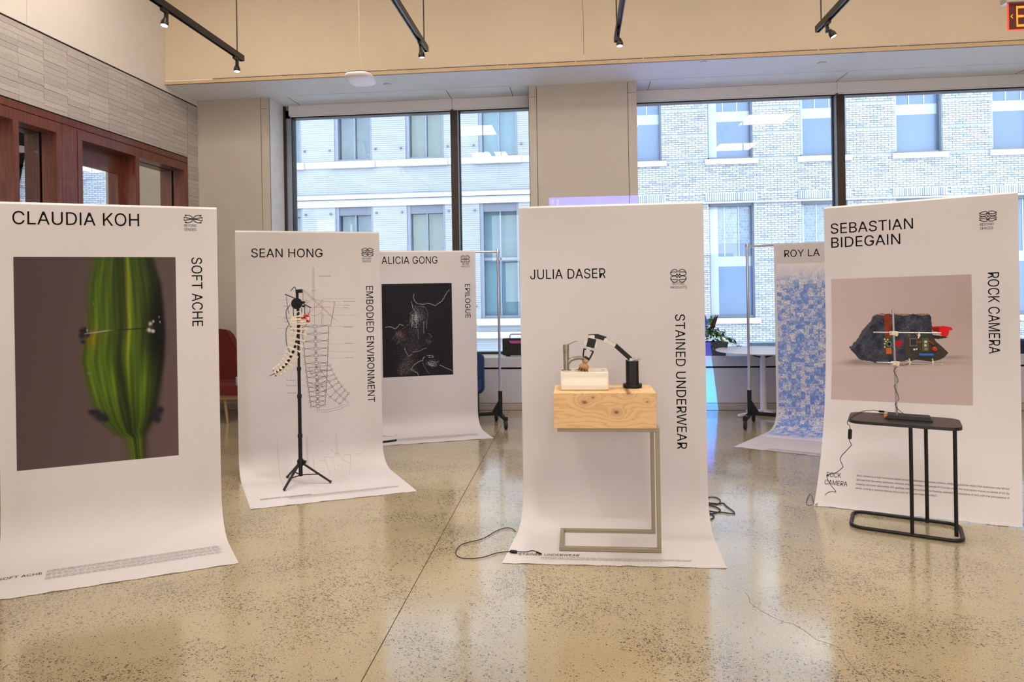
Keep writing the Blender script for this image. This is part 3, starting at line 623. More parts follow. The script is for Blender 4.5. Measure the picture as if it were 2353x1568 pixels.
    # fill of normal courses between the soldier panels
for i in range(len(bxL)-1):
    for r in range(4):
        x = bxL[i]+bw+.1+(r % 2)*.1
        while x < bxL[i+1]-.12-BL*.6: cells.append((x+G/2, min(x+BL-G/2, bxL[i+1]-.11), ztL+.065+r*BH, ztL+.065+r*BH+BH-G)); x += BL
def near_(c): return 0 if (2.0 < c[0] < 11 and zbU-1.75 < c[2] < zbU-.3) else 1
cells.sort(key=lambda c: (near_(c), abs(c[0]-5.2)))
bmesh = {}
stuff = [MB(), MB(), MB()]
for i, (a, b, c, d) in enumerate(cells):
    k = random.choices((0, 1, 2), (6, 5, 2))[0]; pr = random.uniform(0, .008)
    if i < 300:
        key = (round(b-a, 3), k)
        if key not in bmesh:
            o = MB().box(0, b-a, 0, .04, 0, d-c).build('brick', M_brk[k], br); bmesh[key] = o.data
        else: o = bpy.data.objects.new('brick', bmesh[key]); C.objects.link(o); o.parent = br
        if len(o.data.vertices) and True:
            off = -ORG[br.name]
            if key in bmesh and o.data.get('shift') is None:
                for vt in o.data.vertices: vt.co -= Vector(off)
                o.data['shift'] = 1
        o.location = Vector(off)+Vector((a, YO-.012-pr, c))
    else: 
        y = YO-.012-pr; stuff[k].add([(a,y,c),(b,y,c),(b,y,d),(a,y,d),(a,YO+.02,c),(b,YO+.02,c),(b,YO+.02,d),(a,YO+.02,d)], [(0,1,2,3),(4,5,1,0),(3,2,6,7),(1,5,6,2),(4,0,3,7)])
for k in range(3): stuff[k].build('brickwork', M_brk[k], br, kind='stuff')
zl = ztL+.03
B(X0R, X1R, YO-.10, YO, zl-.03, zl+.02).build('ledge', M_stone, br)
M_rg = [mat('blue_glass', (84, 110, 142), .3, var=.1, vscale=.6, spec=.3), mat('light_spandrel', (144, 160, 170), .4, var=.02), mat('blue_steel_frame', (68, 86, 108), .5)]
def reflection_mat():  # grid colours paint in what the upper panes reflect
    m, t, p = newmat('reflected_pattern'); g = t.nodes.new('ShaderNodeNewGeometry'); b = t.nodes.new('ShaderNodeTexBrick')
    mp = t.nodes.new('ShaderNodeMapping'); mp.inputs['Rotation'].default_value = (math.pi/2, 0, 0); t.links.new(g.outputs['Position'], mp.inputs[0]); t.links.new(mp.outputs[0], b.inputs[0])
    b.inputs['Scale'].default_value = 9; b.inputs['Color1'].default_value = col((58, 88, 114)); b.inputs['Color2'].default_value = col((86, 118, 142)); b.inputs['Mortar'].default_value = col((134, 152, 166))
    b.inputs['Mortar Size'].default_value = .035; b.inputs['Brick Width'].default_value = .9; b.inputs['Row Height'].default_value = .8; b.offset_frequency = 3
    t.links.new(b.outputs[0], p.inputs['Base Color']); p.inputs['Roughness'].default_value = .3; return m
M_refl = reflection_mat()
for (x0, x1, z0, z1) in rw:
    if x0 > 17: continue
    w = MB().box(x0, x0+.05, YO+.1, YO+.3, z0, z1).box(x1-.05, x1, YO+.08, YO+.3, z0, z1).box(x0, x1, YO+.1, YO+.3, z0, z0+.08).box(x0, x1, YO+.1, YO+.3, z1-.08, z1)
    wo = w.build('window', M_rg[2], br)
    k = min(range(len(bxL)), key=lambda i: abs(bxL[i]-x0)); zs_ = z0+1.55 if z0 == zbU else z0+1.95
    B(x0+.05, x1-.05, YO+.24, YO+.26, z0+.08, zs_-.32).build('pane', M_rg[0], wo)
    B(x0+.05, x1-.05, YO+.235, YO+.25, zs_-.32, zs_).build('spandrel', M_rg[1], wo)
    B(x0+.05, x1-.05, YO+.24, YO+.26, zs_, zs_+.42).build('pane', M_rg[0], wo)
    B(x0+.05, x1-.05, YO+.24, YO+.26, zs_+.42, z1-.08).build('screen', M_refl if k < 4 else M_rg[0], wo)  # upper glass; the nearer bays carry a painted reflection, not a lattice
    for q in (.36, .68): B(x0+(x1-x0)*q, x0+(x1-x0)*q+.035, YO+.225, YO+.24, zs_, z1-.08).build('mullion', M_rg[1], wo)
    B(x0+.05, x0+.05+(.27 if k == 1 else .1), YO+.228, YO+.236, z0+.08, z1-.08).build('side_panel', M_rg[1], wo)
    B(x0-.1, x1+.14, YO-.08, YO+.1, z0-.17, z0).build('window_sill', M_stone, br)

K_OUT = .345     # the street facades are mid-toned in themselves; the overcast sky makes them bright
for m in (M_pb, M_stone, M_wf, M_wf2, M_mort, *M_cur, *M_brk, *M_rg):
    for n in m.node_tree.nodes:
        if n.type == 'VECT_MATH': n.inputs[0].default_value = [v*K_OUT for v in n.inputs[0].default_value]
for n in M_refl.node_tree.nodes:
    if n.type == 'TEX_BRICK':
        for k in ('Color1', 'Color2', 'Mortar'): n.inputs[k].default_value = [v*K_OUT for v in n.inputs[k].default_value[:3]]+[1]
# ================================================================ BANNERS ON GARMENT RACKS
M_paper = None
def paper_mat(name='banner_paper', crease=.0):
    m, t, p = newmat(name); N = t.nodes.new; L = t.links.new
    p.inputs['Base Color'].default_value = col((212, 207, 208)); p.inputs['Roughness'].default_value = .55
    p.inputs['Specular IOR Level'].default_value = .25
    g = N('ShaderNodeNewGeometry'); n = N('ShaderNodeTexNoise'); n.inputs['Scale'].default_value = 2.6; n.inputs['Detail'].default_value = 3
    L(g.outputs['Position'], n.inputs['Vector']); b = N('ShaderNodeBump'); b.inputs['Strength'].default_value = .10+crease*.3; b.inputs['Distance'].default_value = .06
    L(n.outputs['Fac'], b.inputs['Height'])
    if crease:
        v = N('ShaderNodeTexVoronoi'); v.feature = 'DISTANCE_TO_EDGE'; v.inputs['Scale'].default_value = 2.2
        n3 = N('ShaderNodeTexNoise'); n3.inputs['Scale'].default_value = 3; L(g.outputs['Position'], n3.inputs['Vector'])
        ad = N('ShaderNodeVectorMath'); L(g.outputs['Position'], ad.inputs[0]); L(n3.outputs['Color'], ad.inputs[1]); L(ad.outputs[0], v.inputs['Vector'])
        r = N('ShaderNodeMapRange'); L(v.outputs['Distance'], r.inputs[0]); r.inputs[2].default_value = .12
        b2 = N('ShaderNodeBump'); b2.inputs['Strength'].default_value = crease; b2.inputs['Distance'].default_value = .01
        L(r.outputs[0], b2.inputs['Height']); L(b.outputs[0], b2.inputs['Normal']); L(b2.outputs[0], p.inputs['Normal'])
    else: L(b.outputs[0], p.inputs['Normal'])
    # thin paper lets a little window light through
    tl = N('ShaderNodeBsdfTranslucent'); tl.inputs[0].default_value = col((226, 222, 220)); mx = N('ShaderNodeMixShader'); mx.inputs[0].default_value = .14
    L(p.outputs[0], mx.inputs[1]); L(tl.outputs[0], mx.inputs[2]); L(mx.outputs[0], t.nodes['Material Output'].inputs[0])
    MT[name] = m; return m
M_paper = paper_mat(); M_paperc = paper_mat('creased_banner_paper', .06)
M_ink = mat('print_ink_black', (9, 9, 10), .7, var=0, spec=.1)
M_ink2 = mat('print_ink_grey', (70, 65, 67), .6, var=0, spec=.15)
M_ink3 = mat('print_line_grey', (112, 105, 107), .6, var=0); M_inkr = mat('print_line_red', (196, 110, 110), .6, var=0); M_inkb = mat('print_line_teal', (110, 140, 146), .6, var=0)

class Sheet:
    def __init__(s, TL, TR, BL, BR, zc=.36, xc=.40, ctrl=None, amp=.004, ph=0.):
        s.TL, s.TR = np.array(TL, float), np.array(TR, float); s.BL = np.array([BL[0], BL[1], 0.]); s.BR = np.array([BR[0], BR[1], 0.])
        s.W = np.linalg.norm((s.TR-s.TL)[:2]); s.h = (s.TL[2]+s.TR[2])/2; s.amp = amp; s.ph = ph
        dl = s.BL-s.TL; dr = s.BR-s.TR; s.d = (np.linalg.norm(dl[:2])+np.linalg.norm(dr[:2]))/2
        e = (s.TR-s.TL); s.ax = np.array([e[0], e[1], 0])/s.W; s.n = np.array([s.ax[1], -s.ax[0], 0])
        if ctrl is None: ctrl = [(0, zc), (0, zc*.35), (xc*.32, 0.002), (xc, 0.002)]
        P = [(0, s.h)]
        for k in range(31):
            t = k/30; q = [(1-t)**3, 3*t*(1-t)**2, 3*t*t*(1-t), t**3]
            P.append((sum(q[i]*ctrl[i][0] for i in range(4)), sum(q[i]*ctrl[i][1] for i in range(4))))
        if P[-1][0] < s.d: P.append((s.d, ctrl[-1][1]))
        s.P = np.array(P); s.S = np.concatenate([[0], np.cumsum(np.linalg.norm(np.diff(s.P, axis=0), axis=1))]); s.L = s.S[-1]
    def at(s, u, v, off=0.):
        f = u/s.W; a = np.interp(v, s.S, s.P[:, 0]); z = np.interp(v, s.S, s.P[:, 1])
        a2 = np.interp(v+.01, s.S, s.P[:, 0]); z2 = np.interp(v+.01, s.S, s.P[:, 1]); ln = math.hypot(a2-a, z2-z)+1e-9
        nz, na = (a2-a)/ln, -(z2-z)/ln
        T = s.TL+(s.TR-s.TL)*f; Bt = s.BL+(s.BR-s.BL)*f; k = a/s.d
        hz = T[2]/s.h; p = np.array([T[0]+(Bt[0]-T[0])*k, T[1]+(Bt[1]-T[1])*k, z*(hz if z > .4 else 1+(hz-1)*z/.4)])
        wv = s.amp*(math.sin(3.1*f*2+s.ph)*.6+math.sin(7*f+1.3*v+s.ph*2)*.4)*min(1, z/.3)*min(1, v/.2)
        p = p+s.n*(wv+off*na); p[2] += off*nz
        return p
    def px(s, x, y):               # pixel of the photo -> (u, v) on the hanging part
        r = ray(x, y); n = s.n; t = ((s.TL-EYE)@n)/(r@n); q = EYE+r*t
        return ((q-s.TL)[:2]@s.ax[:2], s.h-q[2])
    def fl(s, x, y):               # pixel -> (u, v) on the part lying on the floor
        q = onz(x, y, .002); e = (s.BR-s.BL)[:2]; L = np.linalg.norm(e); e = e/L; w = (q-s.BL)[:2]
        return ((w@e)*s.W/L, s.L-abs(e[0]*w[1]-e[1]*w[0]))
    def hit(s, x, y):              # pixel -> (u, v) anywhere on the sheet
        best = None
        for v in np.linspace(1.2, s.L, 110):
            a, b = to_px(s.at(0, v)), to_px(s.at(s.W, v)); f = (x-a[0])/(b[0]-a[0]); e = abs(a[1]+(b[1]-a[1])*f-y)
            if best is None or e < best[0]: best = (e, f*s.W, v)
        return best[1], best[2]
    def paper(s, parent, m):
        mb = MB(); nu, vs = 32, list(np.linspace(0, .3, 5)[:-1])+list(np.linspace(.3, s.L, 90)); V = []
        # part folded back over the bar
        back = [(-.072, -.24), (-.072, -.03), (-.062, .001), (-.042, .016), (-.020, .014), (-.006, .006)]
        for b_, z_ in back:
            for i in range(nu+1):
                T = s.TL+(s.TR-s.TL)*i/nu; V.append(T+s.n*b_+u0*z_)
        for v in vs:
            for i in range(nu+1): V.append(s.at(s.W*i/nu, v))
        nr = len(back)+len(vs)
        # front edge curls up a touch here and there
        for i in range(nu+1): V[(nr-1)*(nu+1)+i] = V[(nr-1)*(nu+1)+i]+u0*(.001+.0025*max(0, math.sin(i*.9+s.ph)))+s.n*.003*math.sin(i*2.1+s.ph)
        mb.add(V, [(j*(nu+1)+i, j*(nu+1)+i+1, (j+1)*(nu+1)+i+1, (j+1)*(nu+1)+i) for j in range(nr-1) for i in range(nu)])
        return mb.build('paper', m, parent, smooth=True)
    def flat(s, V2, F2, name, m, parent, off=.0012, u=0., v=0., rot=False):
        V = []
        for x, y in V2:
            U, Vv = (u+y, v+x) if rot else (u+x, v-y)
            V.append(s.at(U, Vv, off))
        return MB().add(V, F2).build(name, m, parent, smooth=False)
    def text(s, txt, cap, u, v, parent, name='lettering', width=None, rot=False, m=None, track=0.):
        x = 0.; full = text2d(txt, cap)[2]; k = 1. if width is None else width/full
        if cap < .02: V, Fc, w = text2d(txt, cap); return s.flat([(a*k, b) for a, b in V], Fc, name, m or M_ink, parent, u=u, v=v, rot=rot)
        for wd in txt.split(' '):          # every word is printed separately
            V, Fc, w = text2d(wd, cap); s.flat([(x+a*k, b) for a, b in V], Fc, name, m or M_ink, parent, u=u, v=v, rot=rot); x += (w+205*cap/CAP)*k
    def lines(s, PL, w, name, m, parent, off=.0012, kind=None):   # polylines in (u,v)
        mb = MB()
        for P in PL:
            P = [np.array(p, float) for p in P]; n = len(P); V = []
            for i, p in enumerate(P):
                a = P[max(i-1, 0)]; b = P[min(i+1, n-1)]; t = b-a; t = t/(np.linalg.norm(t)+1e-9); q = np.array([-t[1], t[0]])*w/2
                for g in (p+q, p-q): V.append(s.at(g[0], g[1], off))
            mb.add(V, [(2*i, 2*i+1, 2*i+3, 2*i+2) for i in range(n-1)])
        kw = {'kind': kind} if kind else {}
        return mb.build(name, m, parent, smooth=False, **kw)
    def picture(s, u0_, u1_, v0_, v1_, nx, ny, fn, parent, name='printed_picture', off=.0007):
        xs = np.linspace(0, 1, nx); ys = np.linspace(0, 1, ny); X, Y = np.meshgrid(xs, ys); rgb = np.clip(fn(X, Y), 0, 255)
        V = [s.at(u0_+(u1_-u0_)*a, v0_+(v1_-v0_)*b, off) for b in ys for a in xs]
        me_o = MB().add(V, [(j*nx+i, j*nx+i+1, (j+1)*nx+i+1, (j+1)*nx+i) for j in range(ny-1) for i in range(nx-1)])
        o = me_o.build(name, vcmat('printed_colours'), parent, smooth=False)
        at = o.data.color_attributes.new('print', 'FLOAT_COLOR', 'POINT'); lin = s2l(rgb.reshape(-1, 3)); at.data.foreach_set('color', np.concatenate([lin, np.ones((len(lin), 1))], 1).astype(np.float32).ravel())
        return o

EMB = {'senses': [(-.89,.40),(-.73,.44),(-.45,.45),(-.21,.34),(-.06,.18),(-.15,.06),(-.37,.04),(-.65,.12),(-.97,.22),(-1.,.14),(-.96,.05)],
 'spaces': [(-.92,.52),(-.84,.40),(-.69,.59),(-.42,.67),(-.17,.66),(-.06,.55),(-.12,.40),(-.31,.30),(-.73,.27),(-.96,.23),(-.88,.09),(-.69,.02),(-.42,.01),(-.19,.13),(-.08,.32),(-.01,.45)],
 'products': [(-.12,.24),(-.20,.10),(-.36,.03),(-.62,.02),(-.86,.10),(-.98,.28),(-.92,.50),(-.74,.72),(-.46,.82),(-.22,.74),(-.06,.54),(-.14,.47),(-.74,.47),(-.90,.38)]}
def emblem(s, kind, uc, vc, hw, parent):
    PL = []
    for sx_ in (1, -1):
        for sy_ in (1, -1): PL.append([(uc+sx_*x*hw, vc-sy_*y*hw) for x, y in EMB[kind]])
    PL.append([(uc-.07*hw, vc), (uc+.07*hw, vc)])
    o = s.lines(PL[:4], .0045, 'emblem', M_ink, parent)
    s.lines([[(uc-.09*hw, vc), (uc+.09*hw, vc)]], .18*hw, 'emblem_dot', M_ink, parent)
    # arrow tips
    T = []
    for P in PL[:4]:
        for a, b in ((P[0], P[1]),): T.append([a, (a[0]+(b[0]-a[0])*.8, a[1]+(b[1]-a[1])*.8)])
    s.lines(T, .010, 'emblem_tips', M_ink, parent)
def para(s, u, v, w, rows, pitch, parent, seed=1, name='small_print', m=None):
    r = random.Random(seed); PL = []
    for k in range(rows):
        x = 0
        ww = w*(1 if k < rows-1 else .8)
        while x < ww:
            l = r.uniform(.012, .045); vv = v+pitch*k+pitch*.7*(k//4); PL.append([(u+x, vv), (u+min(x+l, ww), vv)]); x += l+.007
    return s.lines(PL, pitch*.24, name, m or M_ink3, parent, kind='stuff')

M_chrome = mat('chrome_tube', (205, 205, 210), .12, metal=1., var=0)
M_blkm = mat('black_metal', (15, 15, 16), .42, var=.03, spec=.35); M_rub = mat('black_rubber', (20, 20, 22), .6)
def rack(name_label, A, Bp, h, group, back_only=False, collar=True):
    """garment rack from post A to post B (xy), bar at height h"""
    A = np.array([A[0], A[1], 0.]); Bp = np.array([Bp[0], Bp[1], 0.]); ax = (Bp-A); L = np.linalg.norm(ax); ax /= L; n = np.array([ax[1], -ax[0], 0])
    t = thing('garment_rack', (A+Bp)/2, name_label, 'clothes rack', group)
    MB().tube([A+u0*h-ax*.02, Bp+u0*h+ax*.02], .0125, 12).build('hanging_bar', M_chrome, t)
    for P, sg in ((A, -1), (Bp, 1)):
        MB().tube([P+u0*.36, P+u0*(h-.01 if back_only else h+.025)], .0135, 12).build('post', M_chrome, t)
        MB().tube([P+u0*(h-.11), P+u0*(h-.085)], .0165, 12).build('collar', M_chrome, t)
        if not back_only: MB().lathe([(.016, 0), (.016, .03), (.006, .034)], P+u0*(h-.002), 10).build('end_cap', M_chrome, t)
        f0, f1 = (-.62, -.06) if back_only else (-.27, .27)
        MB().obox(P+u0*.235, ax, n, u0, .019, .019, .14).build('socket', M_blkm, t)
        MB().bar(P+n*f0+u0*.115, P+n*f1+u0*.115, .04, .035).build('foot_bar', M_blkm, t)
        MB().prism([(0, .13), (0, .30), (.105, .13)], -.008, .008, (P, -ax*sg, u0, n)).build('gusset', M_blkm, t)
        for f in (f0+.03, f1-.03):
            c = P+n*f; MB().lathe([(.022, 0), (.026, .004), (.010, .012)], c+u0*.133, 10).build('bolt', M_chrome, t)
            w = MB(); w.lathe([(.012, -.013), (.046, -.013), (.05, -.008), (.05, .008), (.046, .013), (.012, .013)], c+u0*.050+n*.012, 20, u0, n, ax); wo = w.build('wheel', M_rub, t, smooth=True)
            MB().obox(c+u0*.07+ax*.018+n*.004, ax, n, u0, .002, .010, .027).obox(c+u0*.07-ax*.018+n*.004, ax, n, u0, .002, .010, .027).build('fork', M_chrome, wo)
            MB().obox(c+u0*.098, ax, n, u0, .024, .028, .003).build('caster_plate', M_blkm, wo)
    MB().bar(A+n*(f0+.1 if back_only else -.0)+u0*.13, Bp+n*(f0+.1 if back_only else -.0)+u0*.13, .03, .035).build('base_rail', M_blkm, t)
    return t
RG = 'wheeled garment racks that carry the paper banners'
def behind(s, k=.07):
    a = s.TL+s.ax*k-s.n*.0; b = s.TR-s.ax*k; return a-s.n*.036, b-s.n*.036

# --- left foreground banner: green pod picture
S = Sheet((-3.283, 3.577, 2.032), (-2.262, 4.113, 2.032), (-2.923, 3.07), (-1.888, 3.606), zc=.30, xc=.30, ph=.4)
t = thing('hanging_banner', (S.BL+S.BR)/2, 'tall white paper banner titled Soft Ache with a large green pod picture', 'banner', 'white paper exhibition banners')
S.paper(t, M_paper)
S.text('CLAUDIA KOH', .076, .075, S.h-1.916, t, width=.655)
emblem(S, 'senses', 1.018, S.h-1.967, .052, t)
S.text('BEYOND', .0165, .966, S.h-1.918, t, 'emblem_caption', width=.072); S.text('SENSES', .0165, .966, S.h-1.893, t, 'emblem_caption', width=.070)
S.text('SOFT ACHE', .060, 1.004, S.h-1.728, t, 'title', width=.44, rot=True)
def pod(X, Y):
    px = 31+371*X; py = 590+474*Y
    n1 = np.sin(X*37+Y*5)*1.0
    bg_ = np.stack([104-14*(1-X)*(1-Y)+14*X*Y+n1*.5, 88-12*(1-X)*(1-Y)+8*X*Y, 87-12*(1-X)*(1-Y)+10*X*Y], -1)
    ys = [590,650,700,752,775,830,880,930,970,1000,1014,1056,1070]
    Lx = np.interp(py, ys, [210,195,191,191,183,176,186,200,219,249,274,283,283]); Rx = np.interp(py, ys, [345,363,369,372,373,370,363,354,345,325,320,320,320])
    w = 2.5+np.clip((py-860)/60, 0, 3.5)
    inside = 1/(1+np.exp(-(px-Lx)/w))*1/(1+np.exp(-(Rx-px)/w))
    f = (px-Lx)/(Rx-Lx+1e-6)
    g = np.stack([78+0*f, 100+0*f, 22+0*f], -1)
    sh = np.interp(f, [0, .1, .3, .42, .5, .55, .62, .8, .92, 1], [.92, 1.12, 1.0, .62, .85, 1.5, .95, .85, .5, .38])
    st = 1+.10*np.sin(f*46+py*.012)+.07*np.sin(f*90-py*.02)
    low = np.clip((py-800)/80, 0, 1)
    r2 = .62*np.exp(-((f-.33-.03*low)/.07)**2)*low+.5*np.exp(-((f-.75)/.1)**2)*low
    d2 = .45*np.exp(-((f-.47-.05*np.clip((py-850)/100, 0, 1))/.05)**2)*low+.30*np.exp(-((f-.6)/.04)**2)*low
    v = sh*st*(1+r2*.5-d2); v *= np.interp(py, [590, 750, 900, 1000, 1020], [.92, 1.05, 1.1, .8, 1.05])
    g = g*v[..., None]; g[..., 0] += 18*np.exp(-((f-.52)/.05)**2)*(1-low*.6)
    dk = np.exp(-(((px-352)/26)**2+((py-760)/80)**2)); dk2 = np.exp(-(((px-366)/9)**2+((py-720)/120)**2))
    g *= (1-.85*np.clip(dk+dk2, 0, 1))[..., None]
    g[..., 0] += 40*np.exp(-(((px-200)/16)**2+((py-775)/26)**2))
    o = bg_*(1-inside[..., None])+g*inside[..., None]
    def blob(o, x, y, rx, ry, c, a=1.):
        k = a*np.exp(-(((px-x)/rx)**2+((py-y)/ry)**2)**1.5)[..., None]; return o*(1-k)+np.array(c)*k
    for x, y, r in ((183,760,8),(178,770,7),(190,768,6),(180,784,5),(186,757,6),(176,758,4)): o = blob(o, x, y, r, r, (38, 34, 42))
    for x, y, a, b in ((206,948,13,8),(218,958,15,10),(196,945,8,5),(228,965,9,6)): o = blob(o, x, y, a, b, (42, 38, 48), .95)
    for x, y, a, b in ((348,960,15,13),(338,970,12,8),(358,952,9,8),(352,975,8,8)): o = blob(o, x, y, a, b, (40, 38, 48), .95)
    yw = np.interp(px, [183, 240, 340], [766, 760, 757.5]); k = np.exp(-((py-yw)/1.2)**2)*((px > 184) & (px < 340)); bright = np.interp(px, [184, 230, 262, 340], [170, 190, 40, 30])
    o = o*(1-k[..., None])+(bright*k)[..., None]
    for x, y, a, b, c in ((338,748,5,6,200),(335,762,6,6,210),(344,765,5,5,215),(341,755,5,5,60),(345,742,3,4,190),(359,732,1.5,3,180),(361,744,2,3,170),(205,697,2,5,110),(192,857,4,2,130),(190,758,2,5,170)): o = blob(o, x, y, a, b, (c, c*.97, c*.98))
    return np.clip(o, 0, 255)**1.12*(255**-.12)*.88
S.picture(.080, .915, S.h-1.728, S.h-.500, 250, 340, pod, t)
uv = S.fl(15, 1332); S.text('SOFT ACHE', .034, uv[0], uv[1], t, 'foot_title', width=.20)
a = S.fl(132, 1308); para(S, a[0], a[1], .86, 12, .0108, t, 3)
rack('rolling chrome rack hidden behind the green pod banner', *[p[:2] for p in behind(S, .1)], S.h-.006, RG, True)

# --- second banner: spine drawing
S = Sheet((-2.763, 5.304, 1.996), (-1.697, 5.76, 1.996), (-2.268, 4.507), (-1.206, 4.971), zc=.21, xc=.27, ph=1.6, amp=.006)
S2 = S
t = thing('hanging_banner', (S.BL+S.BR)/2, 'creased white paper banner with a fine line drawing of a mechanical spine', 'banner', 'white paper exhibition banners')
S.paper(t, M_paperc)
S.text('SEAN HONG', .072, .118, S.h-1.790, t, width=.575)
emblem(S, 'spaces', 1.058, S.h-1.832, .052, t)
S.text('BEYOND', .0165, 1.012, S.h-1.770, t, 'emblem_caption', width=.078); S.text('SPACES', .0165, 1.012, S.h-1.746, t, 'emblem_caption', width=.074)
S.text('EMBODIED ENVIRONMENT', .060, 1.040, S.h-1.545, t, 'title', width=1.01, rot=True)
def q(x, y): return S.px(600+x/4.354, 600+y/4.354)
G, Rr, Tl = [], [], []
def seg(L_, *pts): L_.append([q(*p) for p in pts])
def ring(L_, x, y, r, n=28, ry=None): L_.append([q(x+r*math.cos(2*math.pi*k/n), y+(ry or r)*math.sin(2*math.pi*k/n)) for k in range(n+1)])
def boxp(L_, x, y, a, b): seg(L_, (x-a, y-b), (x+a, y-b), (x+a, y+b), (x-a, y+b), (x-a, y-b))
seg(G, (516, 70), (516, 385)); seg(G, (530, 70), (530, 385)); seg(G, (516, 70), (530, 70)); ring(G, 516, 297, 5, 8); ring(G, 540, 297, 5, 8)
ring(G, 533, 466, 82); seg(Rr, (533, 385), (535, 640)); seg(Rr, (455, 466), (700, 462))
for x, y in ((452, 408), (612, 405), (452, 530), (612, 530)): boxp(G, x, y, 11, 9)
for x in (452, 612): seg(G, (x, 380), (x, 400)); seg(G, (x-6, 540), (x-6, 640)); seg(G, (x+8, 540), (x+8, 640))
seg(G, (425, 285), (765, 605)); seg(G, (418, 292), (730, 585)); seg(G, (422, 290), (424, 410)); seg(G, (415, 290), (417, 410)); seg(G, (480, 520), (590, 420))
seg(G, (622, 405), (730, 408)); seg(Rr, (733, 408), (715, 520)); seg(G, (715, 520), (690, 655)); seg(G, (741, 408), (712, 560), (698, 655)); ring(G, 733, 408, 5, 8)
node = [(540,655),(543,728),(546,803),(547,877),(549,945),(552,1023),(555,1100),(556,1163),(560,1235),(562,1270),(563,1310),(565,1355),(566,1405),(567,1452)]
lf = [(415,655),(412,733),(420,808),(427,880),(432,955),(441,1028),(450,1105),(457,1167),(463,1217),(470,1262),(477,1308),(483,1357),(490,1407),(500,1460)]
rg = [(675,645),(672,722),(668,797),(666,872),(664,945),(660,1020),(658,1092),(655,1153),(652,1205),(650,1250),(646,1303),(642,1352),(638,1402),(635,1445)]
for i, (n_, a, b) in enumerate(zip(node, lf, rg)):
    boxp(G, n_[0], n_[1], 15, 12); ring(G, n_[0], n_[1], 22, 12, 15)
    for e in (a, b):
        boxp(G, e[0], e[1], 12, 10); m_ = ((e[0]+n_[0])/2, (e[1]+n_[1])/2)
        for dy in (-16, 0, 16): seg(G, (n_[0]+(18 if e is b else -18), n_[1]+dy), (m_[0], m_[1]+dy*.35), (e[0]-(12 if e is b else -12), e[1]+dy*.15))
for i in range(13):
    for A_ in (lf, rg): seg(G, A_[i], A_[i+1]); seg(G, (A_[i][0]+4, A_[i][1]), (A_[i+1][0]+4, A_[i+1][1]))
    x = (node[i][0]+node[i+1][0])/2; y = (node[i][1]+node[i+1][1])/2
    seg(Rr if i % 3 == 0 else Tl, (x-8, y-12), (x+8, y-6)); seg(Tl if i % 2 else Rr, (x-8, y), (x+8, y+2)); seg(Tl, (x-8, y+9), (x+8, y+12)); seg(G, (x-11, y-18), (x-11, y+18)); seg(G, (x+11, y-18), (x+11, y+18))
seg(G, (562, 1465), (562, 1515), (578, 1515), (578, 1465)); seg(G, (590, 1492), (660, 1490), (760, 1468), (835, 1435)); seg(G, (590, 1516), (680, 1510), (790, 1482), (875, 1440))
so_ = [(690,1045),(708,1090),(731,1135),(753,1175),(778,1215),(808,1255),(840,1292),(875,1328)]; si_ = [(475,1070),(497,1130),(560,1190),(600,1240),(640,1300),(690,1365),(740,1400),(788,1432)]
for i, (a, b) in enumerate(zip(si_, so_)):
    boxp(G, a[0], a[1], 12, 10); boxp(G, b[0], b[1], 11, 10)
    d = np.subtract(b, a); pn = np.array([-d[1], d[0]])/np.linalg.norm(d)
    for k in (-9, 9): seg(G, a, tuple((np.array(a)+b)/2+pn*k), b)
    c_ = (np.array(a)+b)/2; boxp(G, c_[0], c_[1], 10, 8)
    if i: seg(G, si_[i-1], a); seg(G, so_[i-1], b); p_ = (np.array(si_[i-1])+so_[i-1])/2; seg(G, tuple(p_), tuple(c_)); seg(Rr, tuple(p_+6), tuple(c_+6))
seg(G, (835, 1375), (880, 1420), (870, 1428), (828, 1385))
for y, x0, x1 in ((378, 620, 945), (405, 740, 940), (443, 735, 830), (470, 735, 830), (543, 625, 955), (655, 690, 950), (830, 580, 835), (907, 570, 960), (972, 690, 845), (390, 170, 290), (560, 170, 300), (677, 170, 280), (933, 180, 270), (1195, 350, 470), (1245, 350, 540)):
    x = x0
    while x < x1: seg(G, (x, y), (min(x+7, x1), y)); x += 12
S.lines(G, .0019, 'line_drawing', M_ink3, t, kind='stuff'); S.lines(Rr, .0024, 'line_drawing_red', M_inkr, t, kind='stuff'); S.lines(Tl, .0060, 'line_drawing_teal', M_inkb, t, kind='stuff')
N_ = []
for x, y, w in ((575,152,125),(825,405,115),(830,443,55),(830,470,40),(830,662,85),(835,825,90),(845,967,80),(222,453,45),(230,575,70),(232,611,45),(255,1197,85),(255,1250,95),(258,1322,90)):
    xx = x
    while xx < x+w: N_.append([q(xx, y), q(min(xx+16, x+w), y-1)]); xx += 21
S.lines(N_, .0040, 'drawing_notes', M_ink3, t, kind='stuff')
# second small drawing near the floor
def q2(x, y):
    X, Y = 520+x/4.48, 850+y/4.48
    return S.hit(X, Y)
D = []
def sg2(*P): D.append([q2(*p) for p in P])
sg2((1103, 665), (1108, 820), (1118, 880)); sg2((1116, 665), (1124, 820), (1130, 880)); D.append([q2(1133+57*math.cos(a*.35), 930+57*math.sin(a*.35)) for a in range(19)])
sg2((1050, 820), (1190, 930), (1260, 975)); sg2((1262, 880), (1258, 975), (1250, 1090)); sg2((990, 905), (1020, 1010), (1050, 1080)); sg2((990, 905), (1075, 905)); sg2((1190, 885), (1262, 882))
sg2((810, 690), (815, 850), (822, 1000), (835, 1110)); sg2((800, 690), (804, 850), (812, 1000)); sg2((505, 720), (515, 900), (530, 1080), (570, 1215)); sg2((870, 900), (880, 1010), (895, 1090))
sg2((1090, 990), (1095, 1030), (1150, 1040), (1180, 1020), (1190, 985)); sg2((1075, 1095), (1130, 1150), (1180, 1190))
